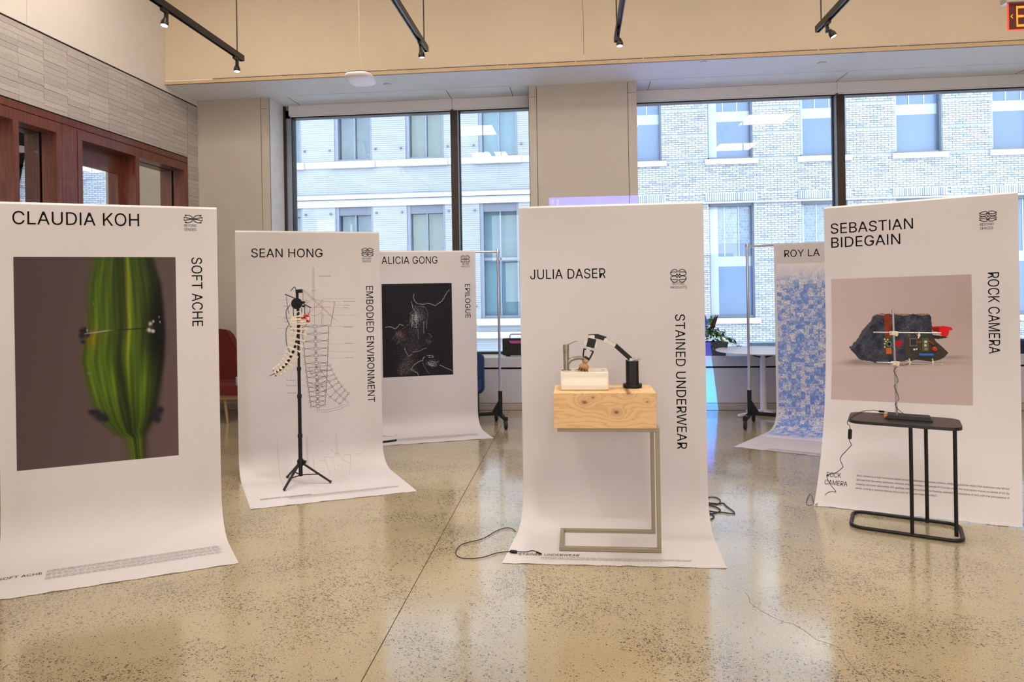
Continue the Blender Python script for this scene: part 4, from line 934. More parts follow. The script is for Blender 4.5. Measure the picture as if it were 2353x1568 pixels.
for k in range(11): sg2((1150+8*k, 1075+10*k), (1166+8*k, 1070+10*k)); sg2((835+7*k, 1110+10*k), (851+7*k, 1108+10*k))
for x, y, w in ((915, 738, 85), (1310, 873, 90), (1330, 897, 35), (920, 938, 65), (620, 982, 45), (935, 1015, 65), (615, 1070, 80), (930, 1050, 60), (1345, 1028, 60)): sg2((x, y), (x+w, y-4))
S.lines(D, .0022, 'faint_line_drawing', mat('print_line_faint', (172, 164, 166), .6, var=0), t, kind='stuff')
a = S.fl(608, 1149); S.text('EMBODIED ENVIRONMENT', .026, a[0], a[1], t, 'foot_title', width=.36)
a = S.fl(664, 1143); para(S, a[0]+.02, a[1], .80, 5, .012, t, 5)
rack('rolling chrome rack hidden behind the spine drawing banner', *[p[:2] for p in behind(S, .04)], S.h-.006, RG, True)

# --- third banner: dark particle portrait
S = Sheet((-2.189, 6.946, 1.905), (-1.092, 7.324, 1.905), (-1.952, 6.386), (-.855, 6.764), zc=.20, xc=.25, ph=2.7)
t = thing('hanging_banner', (S.BL+S.BR)/2, 'white paper banner titled Epilogue with a black square picture of a speckled figure', 'banner', 'white paper exhibition banners')
S.paper(t, M_paper)
a = S.px(877, 607); b = S.px(1007, 607); cp = S.px(877, 590)
S.text('ALICIA GONG', a[1]-cp[1], a[0], a[1], t, width=b[0]-a[0])
e = S.px(1069, 596); emblem(S, 'products', e[0], e[1], .050, t)
a = S.px(1060, 609); b = S.px(1080, 614); S.text('BEYOND', .0155, a[0]+.012, a[1], t, 'emblem_caption', width=.072); S.text('PRODUCTS', .0155, a[0]-.004, a[1]+.025, t, 'emblem_caption', width=.098)
a = S.px(1068, 652); b = S.px(1080, 732); S.text('EPILOGUE', .058, a[0], a[1], t, 'title', width=b[1]-a[1], rot=True)
PLY = [([(500,330),(520,390),(528,440)],230,5),([(543,215),(532,270),(560,330),(590,360),(680,380),(760,362),(800,370),(880,405),(930,365),(985,330),(1020,270),(1060,200),(1100,150)],240,5),([(110,722),(160,712),(210,718),(258,748),(300,715),(330,675),(390,705)],235,6),
 ([(405,1045),(430,1110),(470,1182),(530,1145)],220,5),([(535,1118),(620,1108),(700,1075),(755,1058)],210,5),([(515,1385),(530,1345),(580,1300),(650,1262),(695,1255),(700,1220),(725,1192)],240,7),([(515,1385),(560,1415),(610,1440),(640,1490)],240,8),
 ([(760,1175),(850,1185),(855,1210),(790,1212),(800,1190)],235,6),([(960,1335),(1050,1380),(1110,1405),(1175,1440)],235,5),([(780,1275),(800,1320),(835,1345),(910,1348)],220,6),([(800,1262),(860,1275),(900,1295),(950,1270)],190,5),([(700,650),(705,830)],200,6),([(742,640),(748,760)],170,5),([(520,530),(518,740)],190,5),([(575,490),(588,750)],200,7),([(610,760),(622,920)],130,5),([(690,1290),(735,1370),(795,1465)],150,8),
 ([(490,660),(485,590),(500,510),(560,430),(640,405),(720,430),(760,500),(765,580),(745,640)],120,6),([(215,905),(240,880),(270,830),(330,775),(400,740),(470,690),(490,640)],95,7),([(770,830),(810,860),(830,890),(800,915)],120,5),([(285,985),(320,960),(325,930)],130,5)]
SPK = random.Random(4); SP_ = []
for _ in range(900): SP_.append((SPK.uniform(60, 1150), SPK.uniform(70, 1480), SPK.uniform(15, 50), 2.6, 0))
for cx_, cy_, sx_, sy_, n_, br_, red in ((620,560,110,130,700,120,0),(560,600,50,110,260,200,0),(330,830,60,50,220,140,2),(350,900,90,70,260,90,0),(560,900,180,110,500,60,1),(520,1050,180,90,500,85,1),(460,1270,110,130,700,105,1),(780,960,45,45,80,110,1),(370,1400,60,90,260,110,1),(480,1400,110,60,260,80,0),(840,1310,70,40,220,150,0),(560,790,140,60,260,70,0)):
    for _ in range(n_): SP_.append((SPK.gauss(cx_, sx_*.6), SPK.gauss(cy_, sy_*.6), br_*SPK.uniform(.4, 1.3), 3.2, red))
def epi(X, Y):
    px = 40+1090*X+(40+8*X)*Y; py = 50+(1440+22*(1-X))*Y; ny_, nx_ = X.shape
    o = np.stack([30+0*px, 29+0*px, 38+0*px], -1).astype(float); o += rng.normal(0, 2.2, px.shape)[..., None]
    add = np.zeros(px.shape); red = np.zeros(px.shape)
    for x, y, b_, r, rd in SP_:
        j = int((y-50)/1440*(ny_-1)); i = int((x-40-44*(y-50)/1440)/1090*(nx_-1))
        if 0 <= j < ny_ and 0 <= i < nx_:
            add[j, i] = max(add[j, i], b_)
            if rd: red[j, i] += b_*(.35 if rd == 1 else .8)
    r2 = random.Random(2)
    for P, b_, w_ in PLY:
        for (xa, ya), (xb, yb) in zip(P[:-1], P[1:]):
            n_ = int(math.hypot(xb-xa, yb-ya)/5)+2
            for k in range(n_):
                f_ = k/n_; x = xa+(xb-xa)*f_+r2.gauss(0, w_*.35); y = ya+(yb-ya)*f_+r2.gauss(0, w_*.35)
                j = int((y-50)/1440*(ny_-1)); i = int((x-40-44*(y-50)/1440)/1090*(nx_-1))
                if 0 <= j < ny_ and 0 <= i < nx_: add[j, i] = max(add[j, i], b_*r2.uniform(.65, 1.05))
    o += add[..., None]*np.array([.92, .95, .92]); o[..., 1] -= red*.45; o[..., 2] -= red*.5
    fr_ = (X < .006) | (X > .994) | (Y < .005) | (Y > .995); o[fr_] = 6
    return o
a = S.px(876, 653); b = S.px(1036, 652); c = S.px(1043, 862); d_ = S.px(881, 867)
S.picture((a[0]+d_[0])/2, (b[0]+c[0])/2, a[1], (c[1]+d_[1])/2, 260, 340, epi, t)
a = S.fl(908, 1002); S.text('EPILOGUE', .030, a[0]-.135, a[1]+.01, t, 'foot_title', width=.185)
a = S.fl(916, 1010); para(S, a[0], a[1]-.02, .82, 6, .018, t, 8)
rack('chrome garment rack with black casters carrying the Epilogue banner', (-2.336+.012, 6.895+.034), (-.870+.012, 7.400+.034), S.h-.0, RG)
S3 = S

# --- centre banner behind the wash basin
S = Sheet((-.364, 4.368, 2.013), (.796, 4.356, 2.013), (-.432, 3.685), (.765, 3.681), zc=.27, xc=.255, ph=4.)
t = thing('hanging_banner', (S.BL+S.BR)/2, 'white paper banner titled Stained Underwear hanging behind the robotic arm and basin', 'banner', 'white paper exhibition banners')
S.paper(t, M_paper)
S.text('JULIA DASER', .062, .065, S.h-1.556, t, width=.487)
emblem(S, 'products', 1.000, S.h-1.562, .050, t)
S.text('BEYOND', .0155, .962, S.h-1.506, t, 'emblem_caption', width=.076); S.text('PRODUCTS', .0155, .950, S.h-1.482, t, 'emblem_caption', width=.102)
S.text('STAINED UNDERWEAR', .060, .976, S.h-1.322, t, 'title', width=.855, rot=True)
a = S.fl(1186, 1276); S.text('STAINED UNDERWEAR', .030, a[0], a[1]+.004, t, 'foot_title', width=.335)
a = S.fl(1240, 1281); para(S, a[0], a[1], .80, 3, .0135, t, 9)
rack('rolling chrome rack hidden behind the centre banner', *[p[:2] for p in behind(S, .08)], S.h-.006, RG, True)
S4 = S

# --- right banner: rock picture
S = Sheet((1.799, 5.149, 2.042), (2.88, 4.743, 2.068), (1.565, 4.757), (2.653, 4.377), ctrl=[(0, 1.2), (.02, .55), (.22, .22), (.44, .002)], ph=5.)
S5 = S
t = thing('hanging_banner', (S.BL+S.BR)/2, 'white paper banner titled Rock Camera with a picture of a dark slate rock', 'banner', 'white paper exhibition banners')
S.paper(t, M_paper)
S.text('SEBASTIAN', .074, .040, S.h-1.868, t, width=.530); S.text('BIDEGAIN', .074, .040, S.h-1.766, t, width=.452)
emblem(S, 'spaces', .990, S.h-1.918, .050, t)
S.text('BEYOND', .0165, .944, S.h-1.858, t, 'emblem_caption', width=.078); S.text('SPACES', .0165, .944, S.h-1.832, t, 'emblem_caption', width=.074)
S.text('ROCK CAMERA', .062, .984, S.h-1.550, t, 'title', width=.545, rot=True)
def inpoly(px, py, P):
    c = np.zeros(px.shape, bool); n = len(P)
    for i in range(n):
        x1, y1 = P[i]; x2, y2 = P[(i+1) % n]; cr = ((y1 > py) != (y2 > py)) & (px < (x2-x1)*(py-y1)/((y2-y1) if y2 != y1 else 1e-9)+x1); c ^= cr
    return c
def vnoise(X, Y, s_, seed):
    r = np.random.default_rng(seed); g = r.random((40, 40)); x = (X*s_) % 38; y = (Y*s_) % 38; i = x.astype(int); j = y.astype(int); fx = x-i; fy = y-j; fx = fx*fx*(3-2*fx); fy = fy*fy*(3-2*fy)
    return (g[j, i]*(1-fx)+g[j, i+1]*fx)*(1-fy)+(g[j+1, i]*(1-fx)+g[j+1, i+1]*fx)*fy
def rockpic(X, Y):
    px = 50+1585*X-(30*Y)*(1-X); top = -196+40*(1-X); bot = 1151+84*X; py = top+(bot-top)*Y
    o = np.stack([186-14*X+6*Y, 170-16*X+4*Y, 172-20*X+0*Y], -1).astype(float)
    fl_ = np.clip((py-700)/200, 0, 1)[..., None]; o = o*(1-fl_)+np.array([178, 160, 158])*fl_
    for cx_, cy_, rx, ry, a_ in ((330, 745, 130, 26, .55), (1420, 712, 150, 22, .4), (800, 770, 520, 22, .7)):
        k = a_*np.exp(-(((px-cx_)/rx)**2+((py-cy_)/ry)**2)); o *= (1-.45*k)[..., None]
    P = [(245,590),(320,530),(420,385),(500,320),(530,258),(600,222),(750,228),(1000,232),(1165,230),(1195,265),(1202,370),(1205,460),(1240,560),(1230,690),(1165,742),(1000,728),(870,745),(560,765),(480,740),(400,735),(350,710),(310,660),(270,625)]
    jx = (vnoise(X, Y, 60, 1)-.5)*10; ins = inpoly(px+jx, py+jx, P)
    n_ = vnoise(X, Y, 25, 2)*.5+vnoise(X, Y, 80, 3)*.3+vnoise(X, Y, 160, 4)*.2
    rock = np.stack([52+30*(n_-.5)*2, 54+30*(n_-.5)*2, 66+32*(n_-.5)*2], -1)
    v_ = np.abs(vnoise(X+Y*.4, Y-X*.3, 18, 6)-.5) < .012; rock[v_] += 34
    fac = inpoly(px, py, [(245,590),(320,530),(420,385),(500,320),(520,345),(440,440),(380,520),(300,610)]); rock[fac] = rock[fac]*.6+np.array([96, 98, 106])*.4
    tp = (py < 243+8*np.sin(px*.03)) & (px > 560); rock[tp] = np.array([150, 122, 100])*(.7+.5*n_[tp][:, None])
    o[ins] = rock[ins]
    rib = (px > 668) & (px < 740) & (py > 228) & (py < 490); o[rib] = np.array([132, 52, 26])*(.8+.3*n_[rib][:, None])
    rib = (px > 680) & (px < 745) & (py > 600) & (py < 665); o[rib] = (188, 98, 42)
    bd = (px > 655) & (px < 778) & (py > 490) & (py < 602); o[bd] = (44, 74, 66)
    for cx_, cy_ in ((665,505),(768,505),(665,590),(768,590),(700,510),(680,530),(665,555)): o[((px-cx_)**2+(py-cy_)**2) < 90] = (206, 188, 120)
    o[((px-716)**2+(py-560)**2) < 28**2] = (150, 138, 134); o[((px-716)**2+(py-560)**2) < 21**2] = (18, 18, 22)
    o[inpoly(px, py, [(770,536),(800,525),(866,524),(862,560),(830,590),(812,590)])] = (170, 24, 34)
    hd = [(1200,372),(1330,366),(1412,382),(1426,400),(1420,412),(1388,420),(1378,470),(1345,490),(1305,470),(1255,430),(1200,410)]
    m_ = inpoly(px, py, hd); o[m_] = (206, 26, 28); o[inpoly(px, py, [(1200,378),(1280,385),(1280,425),(1210,425)])] = (120, 24, 22)
    cb = inpoly(px, py, [(1200,460),(1260,470),(1370,486),(1370,496),(1260,510),(1215,500)]); o[cb] = (44, 34, 38)
    return o
S.picture(.040, .893, S.h-1.538, S.h-.664, 300, 290, rockpic, t)
a = S.fl(1892, 1144); v0 = S.L-.20
S.text('ROCK', .034, .048, v0-.022, t, 'foot_title', width=.094); S.text('CAMERA', .034, .043, v0+.034, t, 'foot_title', width=.142)
for k, ln in enumerate(("Rock Camera is a fully functional digital camera embedded in a stone: a heavy, wildly impractical object that questions why all our",
    "devices look the same: optimized, minimal, and disposable. Sometimes it's funnier when the form factor makes no sense at all. By",
    "merging consumer electronics with geology, the piece contrasts the fleeting, planned obsolescence of tech with the permanence of",
    "stone, turning a common device into a kind of unique magical artifact.")):
    S.text(ln, .0125, .235, v0-.045+.030*k, t, 'small_print', width=.855 if k < 3 else .47, m=M_ink2)
rack('rolling chrome rack hidden behind the rock picture banner', *[p[:2] for p in behind(S, .1)], S.h-.020, RG, True)

# --- far right banner: blue woven pattern
S = Sheet((2.046, 7.308, 1.905), (3.106, 6.836, 1.905), (1.413, 6.446), (2.447, 5.919), zc=.22, xc=.27, ph=6.)
t = thing('hanging_banner', (S.BL+S.BR)/2, 'white paper banner with a blue pixel pattern, half hidden behind the rock banner', 'banner', 'white paper exhibition banners')
S.paper(t, M_paper)
a = S.px(1801, 591); b = S.px(1885, 590); c = S.px(1801, 575)
S.text('ROY LA', a[1]-c[1], a[0], a[1], t, width=b[0]-a[0])
def weave(X, Y):
    ny_, nx_ = X.shape; big = np.random.default_rng(5).random((120, 60)); med = np.random.default_rng(6).random((400, 220)); r = np.random.default_rng(9)
    bi = big[(Y*118).astype(int), (X*58).astype(int)]*.6+med[(Y*280).astype(int), (X*165).astype(int)]*.4; bj = big[(Y*50+60).astype(int) % 120, (X*26+20).astype(int)]; fine = r.random(X.shape)
    tone = .55*bi+.45*bj
    blue = np.array([112, 142, 214.]); pale = np.array([208, 208, 226.]); k = np.clip((tone-.30)*2.4, 0, 1)[..., None]
    o = blue*(1-k)+pale*k; amp = (12+60*np.clip((tone-.3)*2, 0, 1))
    o = o+((fine-.5)*2*amp)[..., None]
    o[fine < .06*(tone > .45)] = (52, 58, 110)
    fade = np.clip(np.minimum(Y/.13, (1-Y)/.09), 0, 1)*.92+0.0
    fade = np.where(r.random(X.shape) < fade*1.3, np.clip(fade*1.2, 0, 1), fade*.5)[..., None]
    return np.array([226, 222, 228.])*(1-fade)+o*fade
a = S.px(1783, 620); S.picture(.025, 1.135, a[1]-.06, S.L-.60, 330, 560, weave, t)
a = S.fl(1728, 1023); para(S, a[0], a[1], .17, 1, .014, t, 2, 'foot_title', M_ink2)
a = S.fl(1762, 1030); para(S, a[0], a[1], .70, 6, .018, t, 11)
rack('chrome garment rack with black casters carrying the blue pattern banner', (1.795+.015, 7.420+.033), (3.285, 6.796), S.h, RG)
S6 = S
# ================================================================ EXHIBITS
M_steel = mat('brushed_taupe_metal', (150, 140, 120), .35, metal=.35, var=.02)
# --- wash basin stand
t = thing('pedestal_frame', (.16, 4.02, 0), 'taupe square-tube metal C-frame pedestal under the wooden block', 'stand')
x0, x1, y0, y1, zt, w = -.124, .448, 3.872, 4.182, .702, .022
def fr(y, nm):
    mb = MB()
    mb.box(x0, x1, y, y+w, 0.004, w+.004); mb.box(x1-w, x1, y, y+w, w+.004, zt-w); mb.box(x0+.0, x1, y, y+w, zt-w, zt)
    return mb.build(nm, M_steel, t, bevel=.002)
fr(y0, 'front_frame'); fr(y1-w, 'back_frame')
B(x0, x0+w, y0+w, y1-w, .004, w+.004).build('cross_bar', M_steel, t, bevel=.002)
B(x0, x0+w, y0+w, y1-w, zt-w, zt).build('cross_bar', M_steel, t, bevel=.002); B(x1-w, x1, y0+w, y1-w, zt-w, zt).build('cross_bar', M_steel, t, bevel=.002)
# --- knotty pine block
def pine():
    m, tt, p = newmat('knotty_pine'); N = tt.nodes.new; L = tt.links.new
    tc = N('ShaderNodeTexCoord'); sp = N('ShaderNodeSeparateXYZ'); L(tc.outputs['Object'], sp.inputs[0])
    def math_(op, a, b=None):
        q_ = N('ShaderNodeMath'); q_.operation = op
        for i, v in enumerate((a, b)):
            if v is None: continue
            if isinstance(v, (int, float)): q_.inputs[i].default_value = v
            else: L(v, q_.inputs[i])
        return q_.outputs[0]
    X, Z, Y = sp.outputs['X'], sp.outputs['Z'], sp.outputs['Y']
    base = math_('MULTIPLY', Z, 42.); dist = None; knots = [(-.118, .148, .020), (.060, .092, .022), (.128, .200, .016), (.232, .150, .008), (-.07, .175, .010)]
    tot = base; spot = None
    for kx, kz, r in knots:
        dx = math_('SUBTRACT', X, kx); dz = math_('SUBTRACT', Z, kz)
        d2 = math_('ADD', math_('MULTIPLY', math_('MULTIPLY', dx, dx), .45), math_('MULTIPLY', dz, dz))
        g = math_('DIVIDE', r*r*44, math_('ADD', d2, r*r*2.2))
        tot = math_('ADD', tot, math_('MULTIPLY', g, .35)); s_ = math_('DIVIDE', r*r*.16, math_('ADD', d2, r*r*.12)); spot = s_ if spot is None else math_('ADD', spot, s_)
    n = N('ShaderNodeTexNoise'); n.inputs['Scale'].default_value = 3.2; n.inputs['Detail'].default_value = 3; mp = N('ShaderNodeMapping'); mp.inputs['Scale'].default_value = (1.2, 3, 6)
    L(tc.outputs['Object'], mp.inputs[0]); L(mp.outputs[0], n.inputs['Vector'])
    ph = math_('ADD', tot, math_('MULTIPLY', n.outputs['Fac'], 9.)); sn = math_('SINE', math_('MULTIPLY', ph, 3.0))
    n2 = N('ShaderNodeTexNoise'); mp2 = N('ShaderNodeMapping'); mp2.inputs['Scale'].default_value = (14, 120, 260); L(tc.outputs['Object'], mp2.inputs[0]); L(mp2.outputs[0], n2.inputs['Vector']); n2.inputs['Scale'].default_value = 1; n2.inputs['Detail'].default_value = 4
    f = math_('ADD', math_('MULTIPLY', math_('POWER', math_('ADD', math_('MULTIPLY', sn, .5), .5), 3.), .55), math_('MULTIPLY', n2.outputs['Fac'], .35))
    r = N('ShaderNodeValToRGB'); L(f, r.inputs[0]); e = r.color_ramp.elements
    e[0].position = .1; e[0].color = col((226, 190, 142)); e[1].position = .9; e[1].color = col((208, 160, 110))
    mx = N('ShaderNodeMix'); mx.data_type = 'RGBA'; L(math_('MINIMUM', spot, .85), mx.inputs[0]); L(r.outputs[0], mx.inputs[6]); mx.inputs[7].default_value = col((112, 62, 32)); L(mx.outputs[2], p.inputs['Base Color'])
    p.inputs['Roughness'].default_value = .55; return m
t = thing('wooden_block', (.15, 4.02, .702), 'thick block of knotty pine lying on the taupe metal frame', 'wood block')
tb = MB().box(-.142, .432, 3.862, 4.175, .702, .902)
blk = tb.build('block', None, t, bevel=.002); blk.data.materials.append(pine())
for xx in (.185, .225): B(xx, xx+.022, 4.10, 4.118, .9018, .9030).build('tape_piece', mat('pale_tape', (226, 206, 176), .5), t)
# --- basin
M_cer = mat('glazed_ceramic', (226, 218, 202), .12, var=.01, coat=.4)
t = thing('wash_basin', (.02, 4.06, .902), 'small rectangular cream ceramic wash basin standing on the pine block', 'basin')
bx0, bx1, by0, by1, bz0, bz1 = -.103, .175, 3.955, 4.160, .9025, 1.008
O_ = rrect(bx0, bx1, by0, by1, .012, 4); Ob = rrect(bx0+.006, bx1-.006, by0+.006, by1-.006, .010, 4)
I_ = rrect(bx0+.085, bx1-.022, by0+.030, by1-.030, .018, 4); Id = rrect(bx0+.10, bx1-.035, by0+.042, by1-.042, .016, 4)
n = len(O_); V = []
rings = [(Ob, bz0), (O_, bz0+.006), (O_, bz1-.004), (rrect(bx0+.003, bx1-.003, by0+.003, by1-.003, .010, 4), bz1), (I_, bz1), (I_, bz1-.006), (Id, bz1-.075)]
for P_, z_ in rings: V += [(p[0], p[1], z_) for p in P_]
Fc = [(j*n+i, j*n+(i+1) % n, (j+1)*n+(i+1) % n, (j+1)*n+i) for j in range(len(rings)-1) for i in range(n)]
Fc += [tuple(range(n))[::-1], tuple(6*n+i for i in range(n))]
MB().add(V, Fc).build('bowl', M_cer, t, smooth=True)
fx, fy = -.070, 4.065
M_fau = mat('brushed_grey_tap', (140, 134, 122), .32, metal=.6, var=.02)
f_ = MB().lathe([(.029, 0), (.029, .004), (.017, .006), (.017, .105), (.0165, .106), (.0165, .1085), (.0178, .1095), (.0178, .150), (.017, .152)], (fx, fy, bz1), 28).build('tap_body', M_fau, t, smooth=True)
MB().tube([(fx+.010, fy, bz1+.046), (fx+.028, fy, bz1+.062), (fx+.050, fy, bz1+.069), (fx+.078, fy-.004, bz1+.074), (fx+.100, fy-.008, bz1+.070)], [.014, .012, .0115, .0115, .012], 16).build('spout', M_fau, t)
MB().tube([(fx+.004, fy, bz1+.148), (fx+.020, fy, bz1+.155), (fx+.045, fy, bz1+.166), (fx+.068, fy, bz1+.173)], [.005, .0035, .003, .0022], 10).build('lever', M_fau, t)
# --- robotic arm
YR = 4.075
def PR(x, y, Y=YR): return ony(x, y, Y)
t = thing('robotic_arm', (.323, YR, .902), 'black jointed robotic arm with silver joints on a round base, standing on the pine block', 'robot arm')
bc = np.array([.318, YR, .9025])
MB().lathe([(.054, 0), (.056, .003), (.056, .019), (.054, .022)], bc, 40).build('base_disc', M_blkm, t, smooth=True)
pc = MB(); cw = .034; pc.prism([(-cw, -cw*.7), (-cw*.6, -cw), (cw*.6, -cw), (cw, -cw*.7), (cw, cw), (-cw, cw)], .022, .158, (bc, np.array([1, 0, 0]), np.array([0, 1, 0]), u0)).build('column', M_blkm, t, bevel=.0015)
for dx in (-.012, .012): MB().box(bc[0]+dx-.001, bc[0]+dx+.001, bc[1]-cw-.0012, bc[1]-cw, bc[2]+.025, bc[2]+.155).build('column_rib', mat('satin_black', (34, 32, 31), .3), t)
M_sil = mat('silver_joint', (205, 200, 190), .25, metal=.9, var=.05)
def jointset(p, q, nm='joint'):
    p, q = np.array(p), np.array(q); d = q-p; L = np.linalg.norm(d); d = d/L; up = np.cross(d, [0, 1, 0]); mb = MB()
    for s_ in (-1, 1): mb.bar(p+np.array([0, s_*.012, 0]), q+np.array([0, s_*.012, 0]), .003, .022, up)
    for k in (.2, .8): c = p+d*L*k; mb.lathe([(.008, -.018), (.008, .018)], c, 12, np.array([1, 0, 0]), u0, np.array([0, 1., 0]))
    for k in (.15, .5, .85): c = p+d*L*k+up*.010; mb.lathe([(.0022, -.019), (.0022, .019)], c, 8, np.array([1, 0, 0]), u0, np.array([0, 1., 0]))
    mb.bar(p+d*L*.3, q-d*L*.3, .012, .012, up)
    return mb.build(nm, M_sil, t)
jointset(PR(1466, 834), PR(1446, 826)); jointset(PR(1474, 838), PR(1473, 827)); jointset(PR(1414, 794), PR(1388, 780)); jointset(PR(1366, 774), PR(1352, 775)); jointset(PR(1354, 799), PR(1350, 806)); jointset(PR(1347, 783), PR(1345, 792)); jointset(PR(1368, 786), PR(1367, 797))
MB().bar(PR(1450, 826), PR(1413, 793), .024, .026).build('lower_link', M_blkm, t, bevel=.003)
MB().prism([(0, 0), (.055, .002), (.105, -.012), (.102, -.036), (.050, -.022), (0, -.010)], -.013, .013, (PR(1352, 770), np.array([1, 0, 0]), u0, np.array([0, 1., 0]))).build('upper_link', M_blkm, t, bevel=.002)
a, b = PR(1361, 778), PR(1356, 798); MB().bar(a, b, .048, .046, (0, 1, 0)).build('wrist_motor', M_blkm, t, bevel=.003)
g = MB().bar(PR(1341, 801.5), PR(1364, 808), .016, .006).build('gripper_bridge', M_blkm, t)
MB().tube([PR(1342, 802), PR(1340, 817), PR(1343, 823)], [.0045, .0042, .004], 8).build('gripper_finger', M_blkm, t)
MB().tube([PR(1363, 808), PR(1358, 819), PR(1352, 829)], [.0048, .0048, .0045], 8).build('gripper_finger', M_blkm, t)
MB().bar(PR(1344, 820), PR(1354, 826), .012, .012).build('gripper_pad', M_blkm, t)
M_wire = mat('black_cable', (18, 18, 19), .45, var=0)
MB().tube([PR(1452, 828), PR(1458, 822.5, YR-.01), PR(1466, 822, YR-.02), PR(1473, 828, YR-.01)], .0013, 6).build('wire', M_sil, t)
MB().tube([PR(1392, 786), PR(1400, 781, YR-.02), PR(1408, 786, YR-.02), PR(1414, 796)], .0012, 6).build('wire', M_sil, t)
MB().tube([PR(1446, 824), PR(1456, 830, YR-.02), PR(1468, 826, YR-.02)], .0012, 6).build('wire', M_wire, t)
# --- scrubbing brush in the gripper
M_beech = wood_mat('turned_beech', (176, 128, 82), (200, 152, 104), scale=30)
cb = PR(1345, 829); t = thing('scrubbing_brush', PR(1341, 855), 'round brown wooden scrubbing brush held in the gripper over the basin', 'brush')
dn = PR(1341, 852)-PR(1346, 829); dn /= np.linalg.norm(dn); axx = np.cross([0, 1., 0], dn); axx /= np.linalg.norm(axx); ayy = np.array([0, 1., 0])
MB().lathe([(.004, -.012), (.015, -.008), (.020, .002), (.018, .010), (.012, .015), (.013, .018), (.024, .024), (.030, .032), (.030, .040), (.024, .048)], cb, 28, axx, ayy, dn).build('handle', M_beech, t, smooth=True)
for k in range(34):
    a_ = k/17*2*math.pi+(k//17)*.18; r_ = .021 if k < 17 else .012
    p = cb+dn*.044+(axx*math.cos(a_)+ayy*math.sin(a_))*r_; q_ = p+dn*.020+(axx*math.cos(a_)+ayy*math.sin(a_))*.010*(1 if k < 17 else .5)
    MB().tube([p, (p+q_)/2+dn*.001, q_], [.0032, .0030, .0022], 6).build('bristle_tuft', mat('bristle_tan', (168, 118, 66), .8) if k % 2 else mat('bristle_dark', (82, 50, 30), .8), t)

# --- cables on the floor by the centre banner
def floorpts(L_, z=.006): return [onz(x, y, z) for x, y in L_]
def smooth(P, n=6):
    P = [np.array(p, float) for p in P]; out = []
    for i in range(len(P)-1):
        a, b, c, d = P[max(i-1, 0)], P[i], P[i+1], P[min(i+2, len(P)-1)]
        for k in range(n):
            t_ = k/n; out.append(.5*((2*b)+(-a+c)*t_+(2*a-5*b+4*c-d)*t_**2+(-a+3*b-3*c+d)*t_**3))
    return out+[P[-1]]
o = thing('power_cable', onz(1110, 1260), 'thin black cable with an inline connector looping left of the centre banner', 'cable')
MB().tube(smooth(floorpts([(1185,1222),(1176,1215),(1160,1214),(1138,1222),(1110,1238),(1080,1246),(1060,1252),(1049,1264),(1048,1274),(1058,1282),(1082,1284),(1110,1281),(1140,1272),(1168,1268)], .006)+floorpts([(1190,1268.5),(1208,1269),(1224,1266),(1236,1270)], .009)), .0026, 6).build('cord', M_wire, o)
MB().tube(floorpts([(1171, 1267.5), (1174, 1267.6), (1186, 1268.6), (1189, 1268.6)], .012), [.004, .0085, .0085, .004], 10).build('connector', M_blkm, o)
MB().tube(floorpts([(1233, 1269), (1243, 1273)], .010), [.0045, .0045], 8).build('plug', M_blkm, o)
o = MB().tube(smooth(floorpts([(1600,1160),(1624,1145),(1640,1143),(1652,1147),(1655,1154),(1645,1160),(1626,1159),(1612,1160),(1626,1156),(1650,1158),(1662,1157),(1672,1166),(1686,1176),(1685,1181),(1660,1178),(1636,1176),(1622,1170),(1628,1162),(1645,1166),(1655,1172),(1650,1177),(1630,1182),(1622,1178),(1632,1180),(1640,1186),(1638,1191),(1624,1196),(1600,1190)], .006)), .0042, 7).build('cable_coil', M_wire)
tag(o, 'loose coil of black cable on the floor right of the centre banner', 'cable')

# --- tripod
cT = np.array([-2.165, 5.12, 0.006])
zf = .006
t = thing('tripod_stand', (cT[0], cT[1], 0), 'black tripod light stand holding up the spine sculpture', 'tripod')
def PT(x, y): return ony(x, y, cT[1])
zhub = PT(693, 1062)[2]; zb_ = PT(693, 1094)[2]; top = PT(684, 700)[2]
ax_ = cT[:2]
def pole(z0, z1, r, nm): return MB().tube([(ax_[0], ax_[1], z0), (ax_[0], ax_[1], z1)], r, 14).build(nm, M_blkm, t)
z1_ = PT(690, 1002)[2]; z2_ = PT(688, 911)[2]; z3_ = PT(685, 848)[2]
pole(zb_, z1_, .0155, 'pole_lower'); pole(z1_, z2_, .0140, 'pole_middle'); pole(z2_, z3_, .0125, 'pole_middle'); pole(z3_, top-.03, .0105, 'pole_upper')
for z_, r in ((z1_, .0185), (z2_, .0175), (z3_, .0160)):
    cl = MB().lathe([(r-.003, -.016), (r, -.012), (r, .012), (r-.003, .016)], (ax_[0], ax_[1], z_), 18).build('clamp_collar', M_blkm, t, smooth=True)
MB().lathe([(.020, -.03), (.024, -.026), (.026, .012), (.020, .022)], (ax_[0], ax_[1], zhub), 18).build('leg_hub', M_blkm, t, smooth=True)
MB().bar((ax_[0]+.022, ax_[1], zhub+.004), (ax_[0]+.045, ax_[1]-.004, zhub-.002), .02, .022).build('lock_knob', M_blkm, t, bevel=.003)
feet = [onz(652, 1130), onz(762, 1112)]; feet.append(cT*3-feet[0]-feet[1])
